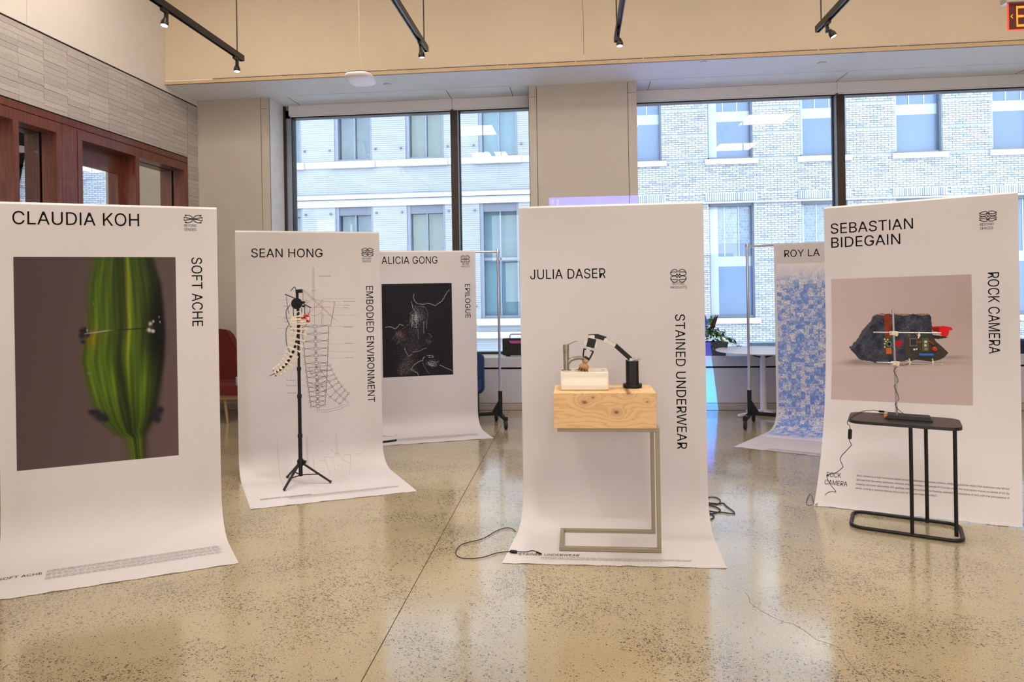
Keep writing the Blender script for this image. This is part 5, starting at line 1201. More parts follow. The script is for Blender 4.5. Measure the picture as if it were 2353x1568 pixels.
for i, f in enumerate(feet):
    f = np.array([f[0], f[1], .010]); d = f[:2]-ax_; d = d/np.linalg.norm(d); h = np.array([ax_[0]+d[0]*.022, ax_[1]+d[1]*.022, zhub-.015])
    lg = MB().bar(h, f+(h-f)*.02, .017, .012).build('leg', M_blkm, t, bevel=.002)
    MB().tube([f+(h-f)*.06, f+(h-f)*.012], [.0095, .0115], 10).build('rubber_foot', M_rub, lg)
    m_ = h+(f-h)*.55; MB().bar((ax_[0]+d[0]*.012, ax_[1]+d[1]*.012, zb_+.008), m_, .010, .006).build('brace', M_blkm, t)

# --- spine sculpture
YS = cT[1]-.045
def PS(x, y, dy=0.): return ony(x, y, YS+dy)
M_bone = mat('cream_printed_plastic', (236, 224, 196), .5, var=.04); M_redp = mat('red_plastic', (190, 38, 28), .4)
t = thing('spine_sculpture', PS(684, 850), 'cream and black mechanical spine sculpture with a round black head, on the tripod', 'sculpture')
hc = PS(682, 698); hr = .0425
MB().lathe([(hr, -.008), (hr, .008)], hc, 40, np.array([1., 0, 0]), u0, np.array([0, -1., 0])).build('head_disc', M_blkm, t, smooth=True)
MB().bar(PS(683, 690), PS(683, 667), .016, .014, (0, 1, 0)).build('neck_plate', M_blkm, t)
MB().bar(PS(681, 670), PS(694, 669), .030, .028).build('servo_motor', M_blkm, t, bevel=.002)
MB().tube(smooth([PS(681, 682), PS(680, 672), PS(679, 663), PS(676, 660), PS(672, 664), PS(668, 669)]), .0028, 7).build('curled_wire', M_wire, t)
MB().bar(PS(655, 676.5), PS(678, 686), .007, .006).build('head_arm', M_blkm, t); MB().bar(PS(694, 697), PS(715, 708), .007, .006).build('head_arm', M_blkm, t)
for x, y0_, y1_ in ((674, 708, 728), (693, 708, 722), (700, 706, 722)): MB().tube([PS(x, y0_), PS(x+.5, y1_)], .0028, 7).build('head_strut', M_blkm, t)
MB().obox(PS(697, 695), (1, 0, 0), (0, 1, 0), u0, .010, .010, .008).build('sensor_block', M_blkm, t); MB().obox(PS(698, 704), (1, 0, 0), (0, 1, 0), u0, .009, .010, .008).build('sensor_block', M_blkm, t)
MB().tube(smooth([PS(667, 701), PS(660, 710), PS(657, 718), PS(659, 732), PS(665, 746)]), .0026, 7).build('tendon_wire', M_wire, t)
MB().tube(smooth([PS(665, 746), PS(658, 757), PS(657, 772), PS(659, 792), PS(666, 810)]), .0026, 7).build('tendon_wire', M_wire, t)
for P in ([(665, 746), (672, 755), (678, 765)], [(665, 746), (669, 758), (672, 765)], [(700, 757), (694, 768), (690, 766)], [(658, 680), (660, 700), (664, 722)], [(712, 709), (711, 718), (708, 724)]):
    MB().tube(smooth([PS(*p) for p in P]), .0018, 6).build('tendon_wire', M_wire, t)
vt = [(687, 727), (688, 735), (687, 743), (687, 756), (686, 766), (683, 780), (680, 791), (676, 803), (671, 815), (666, 824), (661, 833), (655, 840), (648, 847), (641, 852), (634, 856)]
for i, (x, y) in enumerate(vt):
    c = PS(x, y); a = vt[max(i-1, 0)]; b = vt[min(i+1, len(vt)-1)]
    d = PS(*b)-PS(*a); d[1] = 0; d /= np.linalg.norm(d); s_ = np.array([-d[2], 0, d[0]]); s_ = s_ if s_[0] > 0 else -s_
    w_ = [.050, .058, .060, .060, .058, .056, .056, .050, .046, .044, .042, .038, .036, .034, .032][i]
    v = MB().lathe([(.012, -.006), (.0145, -.003), (.0145, .003), (.012, .006)], c, 18, s_, np.array([0, 1., 0]), d)
    vo = v.build('vertebra', M_bone, t, smooth=True)
    MB().bar(c-s_*w_, c+s_*w_, .0085, .008, d).build('rib_bar', M_bone, vo)
    MB().bar(c-np.array([0, w_*.9, 0])+s_*.0, c+np.array([0, w_*.4, 0]), .006, .005, d).build('rib_bar', M_bone, vo)
    for sg in (-1, 1): MB().lathe([(.003, -.009), (.008, -.007), (.008, .007), (.003, .009)], c+s_*w_*sg, 10, s_, np.array([0, 1., 0]), d).build('rib_tip', M_bone, vo)
    if i < len(vt)-1:
        c2 = PS(*vt[i+1]); mdl = (c+c2)/2; L_ = np.linalg.norm(c2-c)
        MB().bar(mdl-d*L_*.22, mdl+d*L_*.22, .016, .016, s_).build('disc_spacer', M_blkm, t)
for sg in (-1, 1):
    P = []
    for i, (x, y) in enumerate(vt):
        c = PS(x, y); a = vt[max(i-1, 0)]; b = vt[min(i+1, len(vt)-1)]; d = PS(*b)-PS(*a); d[1] = 0; d /= np.linalg.norm(d); s_ = np.array([-d[2], 0, d[0]]); s_ = s_ if s_[0] > 0 else -s_
        P.append(c+s_*sg*.036)
    MB().tube(P, .0011, 5).build('cord_line', mat('pale_string', (200, 188, 160), .7), t)
MB().tube([PS(634, 856), PS(629, 860), PS(619, 864.5)], [.004, .003, .0015], 8).build('tail_rod', M_blkm, t)
for c_ in ((629, 852), (634, 864)): MB().obox(PS(*c_), (1, 0, 0), (0, 1, 0), u0, .006, .004, .003).build('tail_bolt', M_blkm, t)
for (x, y, a_, b_) in ((704, 727, .018, .010), (699, 731, .022, .006), (708, 738, .010, .008)): MB().obox(PS(x, y, -.02), (1, 0, 0), (0, 1, 0), u0, a_, .014, b_).build('red_servo', M_redp, t, bevel=.002)
MB().tube(smooth([PS(698, 722, -.03), PS(709, 726, -.04), PS(712, 736, -.04), PS(706, 744, -.03), PS(700, 750, -.02)]), .0022, 6).build('red_wire', M_redp, t)
MB().tube([PS(684, 716), PS(690, 716), PS(700, 727), PS(676, 728), PS(684, 716)], .0035, 7).build('shoulder_yoke', M_bone, t)
for P in ([(668, 733), (712, 730)], [(664, 741), (710, 737)], [(665, 748), (712, 743)]): MB().bar(PS(*P[0], -.03), PS(*P[1], -.03), .008, .006).build('shoulder_bar', M_bone, t)
MB().tube(smooth([PS(684, 830, .02), PS(680, 845, .02), PS(673, 852, .02), PS(670, 862, .02), PS(668, 872, .02)]), .0009, 5).build('thin_thread', mat('thread_grey', (150, 140, 136), .7), t)

# --- black side table
A_, Bq, Cq, Dq = np.array([1.621, 4.329]), np.array([2.137, 4.098]), np.array([2.318, 4.394]), np.array([1.806, 4.629])
ex = (Bq-A_)/np.linalg.norm(Bq-A_); LX = .592; LY = .332; ey = np.array([-ex[1], ex[0]]); O0 = (A_+Bq+Cq+Dq)/4
EX, EY = np.array([ex[0], ex[1], 0]), np.array([ey[0], ey[1], 0]); OO = np.array([O0[0], O0[1], 0.])
t = thing('side_table', OO, 'black metal C-shaped side table in front of the rock banner', 'side table')
fr_ = (OO, EX, EY, u0); TT = .66
MB().prism(rrect(-LX/2, LX/2, -LY/2, LY/2, .075, 8), TT-.018, TT, fr_).build('tabletop', mat('black_tabletop', (30, 27, 28), .32, var=.03), t, bevel=.004)
P = [OO+EX*x+EY*y+u0*.012 for x, y in rrect(-LX/2+.005, LX/2-.005, -LY/2+.005, LY/2-.005, .07, 8)]
MB().tube(P, .0105, 10, closed=True).build('base_ring', M_blkm, t)
for px_, py_ in ((2097, 1244), (2131, 1206), (2198, 1238)):
    f = onz(px_, py_); l_ = (f-OO); lx, ly = l_@EX, l_@EY
    lx = min(max(lx, -LX/2+.006), LX/2-.006); ly = min(max(ly, -LY/2+.005), LY/2-.005)
    q_ = OO+EX*lx+EY*ly; MB().tube([q_+u0*.012, q_+u0*(TT-.017)], .0105, 10).build('leg', M_blkm, t)
# --- camera stand on the table
YC = OO[1]+.02
def PC(x, y, dy=0.): return ony(x, y, YC+dy)
t = thing('retort_stand', PC(2062, 962), 'slim steel rod stand on a black trapezoid base, carrying two cross rods', 'stand')
bb = PC(2088, 966); fb = (np.array([bb[0], YC, TT]), EX, EY, u0)
def frus(hx, hy, h, k, o): 
    V = []
    for z_, s_ in ((0, 1), (h, k)):
        for i, j in ((-1,-1),(1,-1),(1,1),(-1,1)): V.append(o+EX*hx*s_*i+EY*(hy*s_ if s_ < 1 else hy)*j+u0*z_)
    return MB().add(V, [(0,3,2,1),(4,5,6,7),(0,1,5,4),(1,2,6,5),(2,3,7,6),(3,0,4,7)])
frus(.128, .055, .022, .86, np.array([bb[0], YC, TT+.001])).build('base_block', M_blkm, t, bevel=.002)
M_rod = mat('steel_rod', (190, 188, 190), .22, metal=.95, var=0)
tp, bt = PC(2051.5, 712), PC(2061, 958); tp = np.array([tp[0], YC, tp[2]]); bt = np.array([bt[0], YC, TT+.022])
MB().tube([bt, tp], .0062, 12).build('upright_rod', M_rod, t)
for a, b in (((2007, 764), (2162, 766)), ((2014, 833), (2167, 838))): MB().tube([PC(*a, -.016), PC(*b, -.016)], .0042, 10).build('cross_rod', M_rod, t)
M_clip = mat('ivory_clamp', (214, 206, 186), .5)
for x, y in ((2054, 766), (2057, 835)):
    MB().obox(PC(x, y, -.006), (1, 0, 0), (0, 1, 0), u0, .019, .016, .011).obox(PC(x+5, y+2, -.02), (1, 0, 0), (0, 1, 0), u0, .006, .010, .013).build('cross_clamp', M_clip, t, bevel=.0015)
for x, y, s_ in ((2111, 771, 1), (2090, 832, -1), (2143, 832, -1)):
    mb = MB().tube(smooth([PC(x, y-8*s_, -.018), PC(x+1, y, -.022), PC(x-1, y+7*s_, -.026)]), [.004]*13, 8)
    mb.obox(PC(x, y, -.018), (1, 0, 0), (0, 1, 0), u0, .007, .007, .005); mb.build('clip', M_clip, t)
MB().tube(smooth([PC(2088, 836, -.02), PC(2078, 840, -.03), PC(2064, 842, -.02), PC(2054, 852, -.012), PC(2062, 868, -.012), PC(2063, 878, .01), PC(2055, 888, -.012), PC(2062, 904, -.012), PC(2065, 918, .01), PC(2057, 928, -.012), PC(2061, 938, -.012), PC(2072, 948, -.02), PC(2085, 957, -.03)]), .0019, 6).build('wrapped_wire', M_wire, t)
# --- slate shard with electronics
t = thing('electronics_board', PC(2128, 800), 'dark slate shard carrying circuit boards, clipped between the two cross rods', 'electronics')
OC = PC(2128, 800, -.016)
def loc2(x, y): p = PC(x, y, -.016); return (p[0]-OC[0], p[2]-OC[2])
sh = [loc2(*p) for p in [(2080,776),(2096,773),(2118,771),(2138,772),(2146,779),(2150,786),(2160,794),(2170,803),(2178,811),(2168,822),(2158,827),(2140,831),(2124,829),(2104,827),(2090,830),(2080,818),(2076,800)]]
M_slate = mat('dark_slate', (50, 44, 38), .7, var=.2, vscale=60, bump=.5, bscale=60)
FX = (OC, np.array([1., 0, 0]), u0, np.array([0, -1., 0]))
MB().prism(sh, -.006, .006, FX).build('slate_shard', M_slate, t, bevel=.002)
def onsl(x0, y0_, x1_, y1_, d, nm, m, par=None, z=.006):
    a = loc2(x0, y0_); b = loc2(x1_, y1_); return MB().prism([(a[0], b[1]), (b[0], b[1]), (b[0], a[1]), (a[0], a[1])], z, z+d, FX).build(nm, m, par or t)
M_pcb = mat('green_circuit', (66, 84, 46), .45, var=.2, vscale=150); M_pcbd = mat('dark_circuit', (46, 40, 38), .4, var=.3, vscale=200); M_chip = mat('pale_chip', (206, 198, 176), .35)
o = onsl(2088, 777, 2106, 796, .003, 'display_board', mat('display_board_grey', (98, 84, 84), .4)); onsl(2091, 780, 2104, 793, .002, 'screen', M_black, o, .009)
o = onsl(2117, 777, 2133, 807, .003, 'circuit_board', M_pcb); onsl(2122, 783, 2128, 788, .002, 'chip', M_chip, o, .009); onsl(2122, 791, 2127, 796, .002, 'chip', M_chip, o, .009); onsl(2122, 799, 2129, 805, .002, 'chip', mat('grey_chip', (120, 116, 104), .4), o, .009)
o = onsl(2091, 799, 2107, 808, .003, 'small_circuit', M_pcbd); onsl(2097, 801, 2101, 805, .002, 'chip', M_chip, o, .009); onsl(2103, 800, 2106, 804, .002, 'chip', M_chip, o, .009)
a, b = loc2(2108, 815.5), loc2(2142, 815.5); MB().tube([OC+np.array([a[0], -.013, a[1]]), OC+np.array([b[0], -.013, b[1]])], .0095, 14).build('blue_battery', mat('battery_blue', (36, 82, 168), .4), t)
a = loc2(2144.5, 802); c_ = OC+np.array([a[0], -.006, a[1]]); MB().lathe([(.014, 0), (.014, .006), (.012, .008), (.012, .016), (.010, .018)], c_, 20, np.array([1., 0, 0]), u0, np.array([0, -1., 0])).build('red_button', M_redp, t, smooth=True)
onsl(2140, 791, 2149, 800, .004, 'button_bracket', M_black)
for k, cc in enumerate(((170, 60, 40), (200, 120, 60), (120, 40, 34))):
    MB().tube([PC(2107, 785+2*k, -.026), PC(2117, 785+2*k, -.026)], .0012, 6).build('ribbon_wire', mat('wire_tone_'+'abc'[k], cc, .5), t)
    MB().tube(smooth([PC(2133, 784+1.5*k, -.026), PC(2140-k, 785+1.5*k, -.028), PC(2146-k, 791+k, -.026)]), .0012, 6).build('ribbon_wire', MT['wire_tone_'+'abc'[k]], t)
# --- small things and cable on the table
o = MB().obox(PC(2036, 955, .03)*np.array([1, 1, 0])+u0*(TT+.010), EX, EY, u0, .012, .010, .009).build('orange_adapter', mat('orange_plastic', (216, 104, 52), .4), None, bevel=.002)
tag(o, 'tiny orange plug adapter lying on the black side table', 'adapter')
o = thing('power_cable', onz(1957, 985, .6), 'thin black cable with an inline switch hanging off the left edge of the black table', 'cable')
zt_ = TT+.006
tpz = [onz(x, y, TT+.004) for x, y in ((2100, 956), (2068, 950), (2034, 947), (2026, 946), (2005, 943), (1985, 945), (1968, 951), (1956, 959))]
edge = onz(1949, 967, TT)
hp = [ony(x, y, yy_) for x, y, yy_ in ((1952, 978, 4.34), (1953.5, 990, 4.34), (1952.5, 1005, 4.345), (1952, 1014, 4.35), (1956, 1023, 4.36), (1945, 1036, 4.40), (1934, 1048, 4.44), (1931, 1057, 4.46), (1936, 1070, 4.48), (1936, 1075, 4.49), (1922, 1086, 4.52), (1904, 1092, 4.56), (1901, 1100, 4.58), (1909, 1115, 4.62), (1921, 1131, 4.66))]
flp = [ony(x, y, yy_) for x, y, yy_ in ((1912, 1130, 4.66), (1902, 1133, 4.66))]+[onz(x, y, .008+max(0, (1890-x))*0+zz) for x, y, zz in ((1892, 1141, .02), (1880, 1150, .012), (1877, 1160, .004), (1870, 1156, 0), (1866, 1142, 0), (1861, 1136, 0), (1855, 1146, 0), (1853, 1157, 0), (1859, 1162, 0), (1867, 1160, 0))]
MB().tube(smooth(tpz+[edge+u0*.004, edge+np.array([-.006, -.004, -.02])]+hp+flp, 5), .0021, 6).build('cord', M_wire, o)
MB().tube([ony(1953.5, 986, 4.34), ony(1953.3, 988, 4.34), ony(1952.6, 1008, 4.34), ony(1952.6, 1010, 4.34)], [.005, .011, .011, .005], 10).build('inline_switch', M_blkm, o)
MB().bar(onz(2020, 945.5, TT+.009), onz(2032, 947, TT+.009), .014, .012).build('connector', M_blkm, o, bevel=.002)
# --- small black bar and scrap on the Epilogue banner
o = MB().tube([onz(880, 1016, .012), onz(911, 1012, .012)], .010, 12).build('black_rod', M_blkm)
tag(o, 'short black rod lying on the foot of the Epilogue banner', 'rod')
o = MB().prism([(0, 0), (.05, -.005), (.085, .0), (.09, .03), (.075, .05), (.082, .07), (.04, .085), (.0, .08)], .0065, .0095, (onz(888, 1004), np.array([1., 0, 0]), np.array([0, 1., 0]), u0)).build('paper_scrap', mat('pale_pink_card', (236, 220, 214), .6))
tag(o, 'torn pale pink card scrap beside the black rod on the Epilogue banner', 'paper scrap')
# ================================================================ OVERHEAD
M_trk = mat('track_black', (20, 18, 18), .4, var=.02)
def track(X, label):
    t = thing('lighting_track', (X, 6.0, 3.93), label, 'track light rail', 'black suspended lighting tracks')
    y0, y1 = 1.2, 6.845
    B(X-.022, X+.022, y0, y1, 3.945, 3.990).build('rail', M_trk, t)
    B(X-.022, X-.012, y0, y1, 3.930, 3.945).build('rail_flange', M_trk, t); B(X+.012, X+.022, y0, y1, 3.930, 3.945).build('rail_flange', M_trk, t)
    B(X-.0225, X+.0225, y1-.001, y1+.003, 3.930, 3.990).build('end_cap', M_trk, t)
    for y in (6.74, 4.0): MB().tube([(X, y, 3.99), (X, y, ZC)], .0065, 8).build('hanging_rod', M_trk, t)
    return t
for X, lb in ((-3.455, 'leftmost black lighting track, ending near the left end of the soffit'), (-1.49, 'black lighting track second from the left, above the left window'), (.43, 'black lighting track above the column between the windows'), (2.36, 'rightmost black lighting track, above the right window')): track(X, lb)
M_lens = emis('lamp_lens', (255, 250, 255), 14.)
def head(X, y, tilt, pan, label, power=50):
    t = thing('spotlight_head', (X, y, 3.93), label, 'spotlight', 'small black spotlight heads on the tracks')
    B(X-.013, X+.013, y-.045, y+.045, 3.90, 3.932).build('track_adapter', M_trk, t)
    B(X-.012, X+.012, y+.010, y+.040, 3.835, 3.90).build('driver_arm', M_trk, t, bevel=.002)
    B(X-.0125, X-.012+.0002, y+.019, y+.029, 3.862, 3.872).build('marker_dot', mat('marker_white', (225, 225, 225), .5), t)
    d = np.array([math.sin(pan)*math.sin(tilt), -math.cos(pan)*math.sin(tilt), -math.cos(tilt)]); c = np.array([X+.012, y-.005, 3.852])
    ax = np.cross(d, [0, 1., 0]); ax /= np.linalg.norm(ax); ay = np.cross(d, ax)
    MB().bar((X, y+.02, 3.842), c+d*.012, .010, .010).build('knuckle', M_trk, t)
    MB().tube(smooth([(X+.004, y+.03, 3.868), (X+.010, y+.01, 3.882), c+d*.004]), .0022, 6).build('lead_wire', M_trk, t)
    MB().lathe([(.008, .0), (.015, .004), (.018, .018), (.026, .030), (.0315, .048), (.032, .076), (.029, .080), (.027, .074)], c, 24, ax, ay, d).build('lamp_can', M_trk, t, smooth=True)
    MB().lathe([(.002, .0745), (.026, .0745), (.026, .077)], c, 20, ax, ay, d).build('lens', M_lens, t)
    l = bpy.data.lights.new('spot_beam', 'SPOT'); l.energy = power; l.color = (1., .95, .90); l.spot_size = R_(62); l.spot_blend = .7; l.shadow_soft_size = .03
    lo = bpy.data.objects.new('spot_beam', l); C.objects.link(lo); lo.location = c+d*.09; lo.rotation_euler = Vector(d).to_track_quat('-Z', 'Y').to_euler()
for X, y, tl, pn, lb in ((-3.455, 5.49, .25, 0, 'black spotlight head left of the end head on the leftmost track'), (-3.455, 6.71, .15, .5, 'black spotlight head at the far end of the leftmost track'),
    (-1.49, 5.06, .1, 0, 'black spotlight head cut by the top edge of the photo, on the second track'), (-1.49, 6.55, .1, 2.5, 'black spotlight head at the far end of the second track'),
    (.43, 6.52, .12, 0, 'black spotlight head at the far end of the track above the column'), (2.36, 6.57, .45, 1.2, 'black spotlight head tilted right at the end of the rightmost track')): head(X, y, tl, pn, lb, 70)
for X, y, lb in ((-3.455, 4.45, 'black spotlight head on the leftmost track, right above the green pod banner'), (-1.49, 4.45, 'black spotlight head on the second track, out over the gap between the banners'), (.43, 4.62, 'black spotlight head on the track above the column, right over the centre banner'), (2.36, 4.9, 'black spotlight head on the rightmost track, over the rock banner')): head(X, y, .10, 0, lb, 90)
for X, lb in ((-3.455, 'black spotlight head nearest the viewer on the leftmost track'), (-1.49, 'black spotlight head nearest the viewer on the second track'), (.43, 'black spotlight head nearest the viewer on the track above the column'), (2.36, 'black spotlight head nearest the viewer on the rightmost track')): head(X, 1.8, .62, math.pi-.05, lb, 60)
# hanging access point
YA = 6.5; ac = ony(828, 181, YA)
t = thing('ceiling_speaker', ac, 'white rounded wireless dome hanging on a thin cable below the tan wall', 'wireless dome')
tl = R_(-9); au = np.array([0, -math.sin(tl), math.cos(tl)]); av = np.array([0, math.cos(tl), math.sin(tl)]); axx = np.array([1., 0, 0])
def sq(r, n=40): return [(abs(math.cos(a))**.62*math.copysign(r, math.cos(a)), abs(math.sin(a))**.62*math.copysign(r, math.sin(a))) for a in [2*math.pi*k/n for k in range(n)]]
def sqloft(prof, nm, m, sm=True):
    V = []; n = 40
    for r, z in prof: V += [ac+axx*p[0]+av*p[1]+au*z for p in sq(r)]
    Fc = [(j*n+i, j*n+(i+1) % n, (j+1)*n+(i+1) % n, (j+1)*n+i) for j in range(len(prof)-1) for i in range(n)]+[tuple(range(n))[::-1], tuple((len(prof)-1)*n+i for i in range(n))]
    return MB().add(V, Fc).build(nm, m, t, smooth=sm)
sqloft([(.10, -.028), (.125, -.024), (.138, -.012), (.140, .0), (.134, .012)], 'dome_cover', mat('dome_white', (232, 228, 236), .35, var=0))
sqloft([(.130, .012), (.120, .026), (.085, .034), (.08, .040)], 'back_plate', M_trk)
MB().bar(ac+au*.045-axx*.07, ac+au*.05+axx*.05, .09, .02).build('mount_bracket', mat('beige_bracket', (206, 190, 160), .5), t)
MB().tube(smooth([ac+au*.05+axx*.045, ac+au*.075+axx*.035, ac+au*.13+axx*.012, ac+u0*.26, ac+u0*.5-axx*.004, (ac[0], ac[1], ZC)]), .0045, 7).build('cable', mat('beige_cable', (214, 200, 172), .5), t)
MB().tube(smooth([ac+au*.05-axx*.07, ac+au*.068-axx*.02, ac+au*.055+axx*.02, ac+au*.075+axx*.045]), .004, 7).build('cable_loop', MT['beige_cable'], t)
# soffit fittings
for (x, y), r, lb in (((890, 194), .045, 'white round sprinkler cover in the soffit near the hanging dome'), ((1617, 142), .032, 'small white round fitting in the soffit, between the two covers'), ((1888, 145), .048, 'white round sprinkler cover in the soffit above the right window')):
    p = onz(x, y, ZS); t = thing('sprinkler_cover', (p[0], p[1], ZS), lb, 'ceiling fitting', 'round fittings in the soffit')
    MB().lathe([(r, 0), (r, -.006), (r*.9, -.010), (r*.5, -.011)], (p[0], p[1], ZS), 28).build('cover_plate', mat('fitting_white', (222, 224, 228), .4), t, smooth=True)
    MB().lathe([(r*1.04, -.001), (r*1.04, .004)], (p[0], p[1], ZS), 28).build('dark_ring', M_gap, t)  # thin black ring around the cover plate
# exit sign
e0 = ony(2316, 9, 4.9); ex0, ezt = e0[0], e0[2]
t = thing('exit_sign', (ex0+.15, 4.9, ezt+.05), 'red illuminated EXIT sign hanging at the top right corner', 'exit sign')
B(ex0, ex0+.31, 4.895, 4.905, ezt-.178, ezt-.002).build('panel', emis('exit_red_glow', (120, 30, 24), .55), t)
B(ex0-.003, ex0+.313, 4.893, 4.907, ezt-.181, ezt-.176).build('panel_edge', emis('exit_edge_glow', (255, 90, 60), 1.1), t); B(ex0-.003, ex0+.001, 4.893, 4.907, ezt-.178, ezt-.002).build('panel_edge', MT['exit_edge_glow'], t)
B(ex0-.03, ex0+.34, 4.865, 4.935, ezt-.002, ezt+.035).build('housing', mat('sign_housing', (188, 180, 172), .35, metal=.5), t, bevel=.003)
MB().tube([(ex0+.155, 4.9, ezt+.03), (ex0+.155, 4.9, ZC)], .010, 10).build('stem', MT['sign_housing'], t)
V, Fc, w_ = text2d('EXIT', .140, .235)
x_ = ex0+.042
MB().add([(x_+p[0], 4.8935, ezt-.160+p[1]) for p in V], Fc).build('exit_lettering', emis('exit_letters', (255, 165, 50), 1.25), t, kind='stuff')
MB().prism([(.010, 0), (.026, .016), (.026, .009), (.017, 0), (.026, -.009), (.026, -.016)], 0, .001, (np.array([ex0, 4.8935, ezt-.088]), np.array([1., 0, 0]), u0, np.array([0, -1., 0]))).build('chevron', MT['exit_letters'], t)
# projector's caption light, painted as pale letters on the column
V = []; F_ = []
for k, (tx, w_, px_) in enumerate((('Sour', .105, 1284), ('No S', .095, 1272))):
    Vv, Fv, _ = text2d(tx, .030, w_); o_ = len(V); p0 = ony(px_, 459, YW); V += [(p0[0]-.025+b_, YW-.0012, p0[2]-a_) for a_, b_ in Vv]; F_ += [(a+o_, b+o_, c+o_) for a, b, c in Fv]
MB().add(V, F_).build('painted_projection', mat('caption_pale', (250, 250, 255), .9, var=0), wf, kind='stuff')

# ================================================================ BACKGROUND FURNITURE
def cushionbox(x0, x1, y0, y1, z0, z1, nm, m, par, r=.03):
    o = MB().prism(rrect(x0, x1, y0, y1, min(r, (y1-y0)*.45), 5), z0, z1).build(nm, m, par, bevel=min(.02, (z1-z0)*.3), smooth=True); return o
M_red = mat('red_wool', (98, 27, 23), .9, var=.08, vscale=80, bump=.3, bscale=400); M_oak = wood_mat('pale_oak', (168, 132, 92), (196, 160, 118))
xc, yc = -4.44, 7.75
t = thing('lounge_chair', (xc, yc, 0), 'dark red upholstered lounge chair with oak base by the left wall', 'chair')
pr = [(-.34, 0), (-.34, .30), (-.30, .46), (-.22, .58), (-.12, .62), (.06, .62), (.13, .60), (.18, .55), (.22, .46), (.27, .34), (.33, .16), (.34, 0)]
MB().prism(pr, -.05, .05, (np.array([xc, yc+.30, .43]), np.array([1., 0, 0]), u0, np.array([0, -1., 0]))).build('backrest', M_red, t, bevel=.03, smooth=True)
cushionbox(xc-.35, xc+.60, yc-.32, yc+.28, .33, .44, 'seat', M_red, t, .08)
B(xc-.33, xc+.57, yc-.28, yc+.26, .275, .33).build('base_frame', M_oak, t, bevel=.008)
for a in (-.28, .40):
    for b in (-.24, .22): MB().tube([(xc+a*.9, yc+b*.9, .28), (xc+a, yc+b, 0)], [.020, .013], 10).build('leg', M_oak, t)
cl_ = ony(541, 880, 7.5)[0]; o = cushionbox(cl_, cl_+.20, 7.46, 7.60, .437, .53, 'cushion', mat('pale_blue_cloth', (150, 170, 205), .9), None, .06); o.location.z = .0
tag(o, 'pale blue cushion on the right corner of the dark red chair', 'cushion')
M_blue = mat('navy_wool', (38, 62, 108), .85, var=.08, vscale=80, bump=.3, bscale=400)
xe = ony(1112, 860, 8.02)[0]
t = thing('lounge_chair', (xe-.33, 7.7, 0), 'navy blue upholstered chair mostly hidden behind the Epilogue banner', 'chair')
MB().prism(rrect(-.33, .33, -.235, .235, .06, 6), -.05, .05, (np.array([xe-.33, 8.02, .495]), np.array([1., 0, 0]), u0, np.array([0, -1., 0]))).build('backrest', M_blue, t, bevel=.02, smooth=True)
cushionbox(xe-.64, xe-.02, 7.52, 7.98, .33, .43, 'seat', M_blue, t, .06)
for a in (-.60, -.06):
    for b in (7.60, 7.92): MB().tube([(xe+a, b, .34), (xe+a, b, 0)], .012, 8).build('leg', M_blkm, t)
# round white table by the right window
tcx = ony(1752, 800, 8.03)
t = thing('round_table', (tcx[0], 8.03, 0), 'round white cafe table with a white column leg by the right window sill', 'table')
M_wt = mat('white_laminate', (232, 230, 232), .3, var=.01)
MB().lathe([(.50, 0), (.515, .005), (.52, .011), (.515, .017), (.50, .019)], (tcx[0], 8.03, .733), 56).build('tabletop', M_wt, t, smooth=True)
MB().tube([(tcx[0], 8.03, .05), (tcx[0], 8.03, .69)], [.036, .031], 20).build('column', mat('white_metal', (220, 216, 228), .35), t)
for a in (25, 115, 205, 295):
    a = R_(a); d = np.array([math.cos(a), math.sin(a), 0]); d[1] *= .55 if d[1] > 0 else 1
    c = np.array([tcx[0], 8.03, .0]); MB().bar(c+u0*.055, c+d*.34+u0*.022, .05, .022).build('foot', MT['white_metal'], t, bevel=.004)
for s_ in (-1, 1): MB().bar((tcx[0]+s_*.03, 8.03, .665), (tcx[0]+s_*.20, 8.05, .712), .05, .012).build('top_bracket', M_blkm, t)
o = MB().tube(smooth([onz(1694, 796.5, .758), onz(1698, 794.5, .764), onz(1702, 796.5, .759), onz(1705, 795, .762)]), .0035, 6).build('hair_clip', M_blkm); tag(o, 'small bent black clip lying on the white round table', 'clip')
q0 = ony(1722, 794, 8.56); q1 = ony(1800, 792, 8.56)
o = MB().prism(rrect(q0[0], q0[0]+.62, 8.57, 8.74, .09, 6), .652, .775).build('seat_cushion', mat('light_blue_felt', (120, 168, 210), .9), bevel=.02); tag(o, 'pale blue rounded cushion on the sill behind the white round table', 'cushion')
o = MB().prism(rrect(5.02, 5.70, 8.34, 8.66, .05, 5), .652, .80).build('bench_cushion', mat('deep_blue_cloth', (24, 34, 66), .8), bevel=.02); tag(o, 'dark blue cushion on the sill at the right edge of the photo', 'cushion')
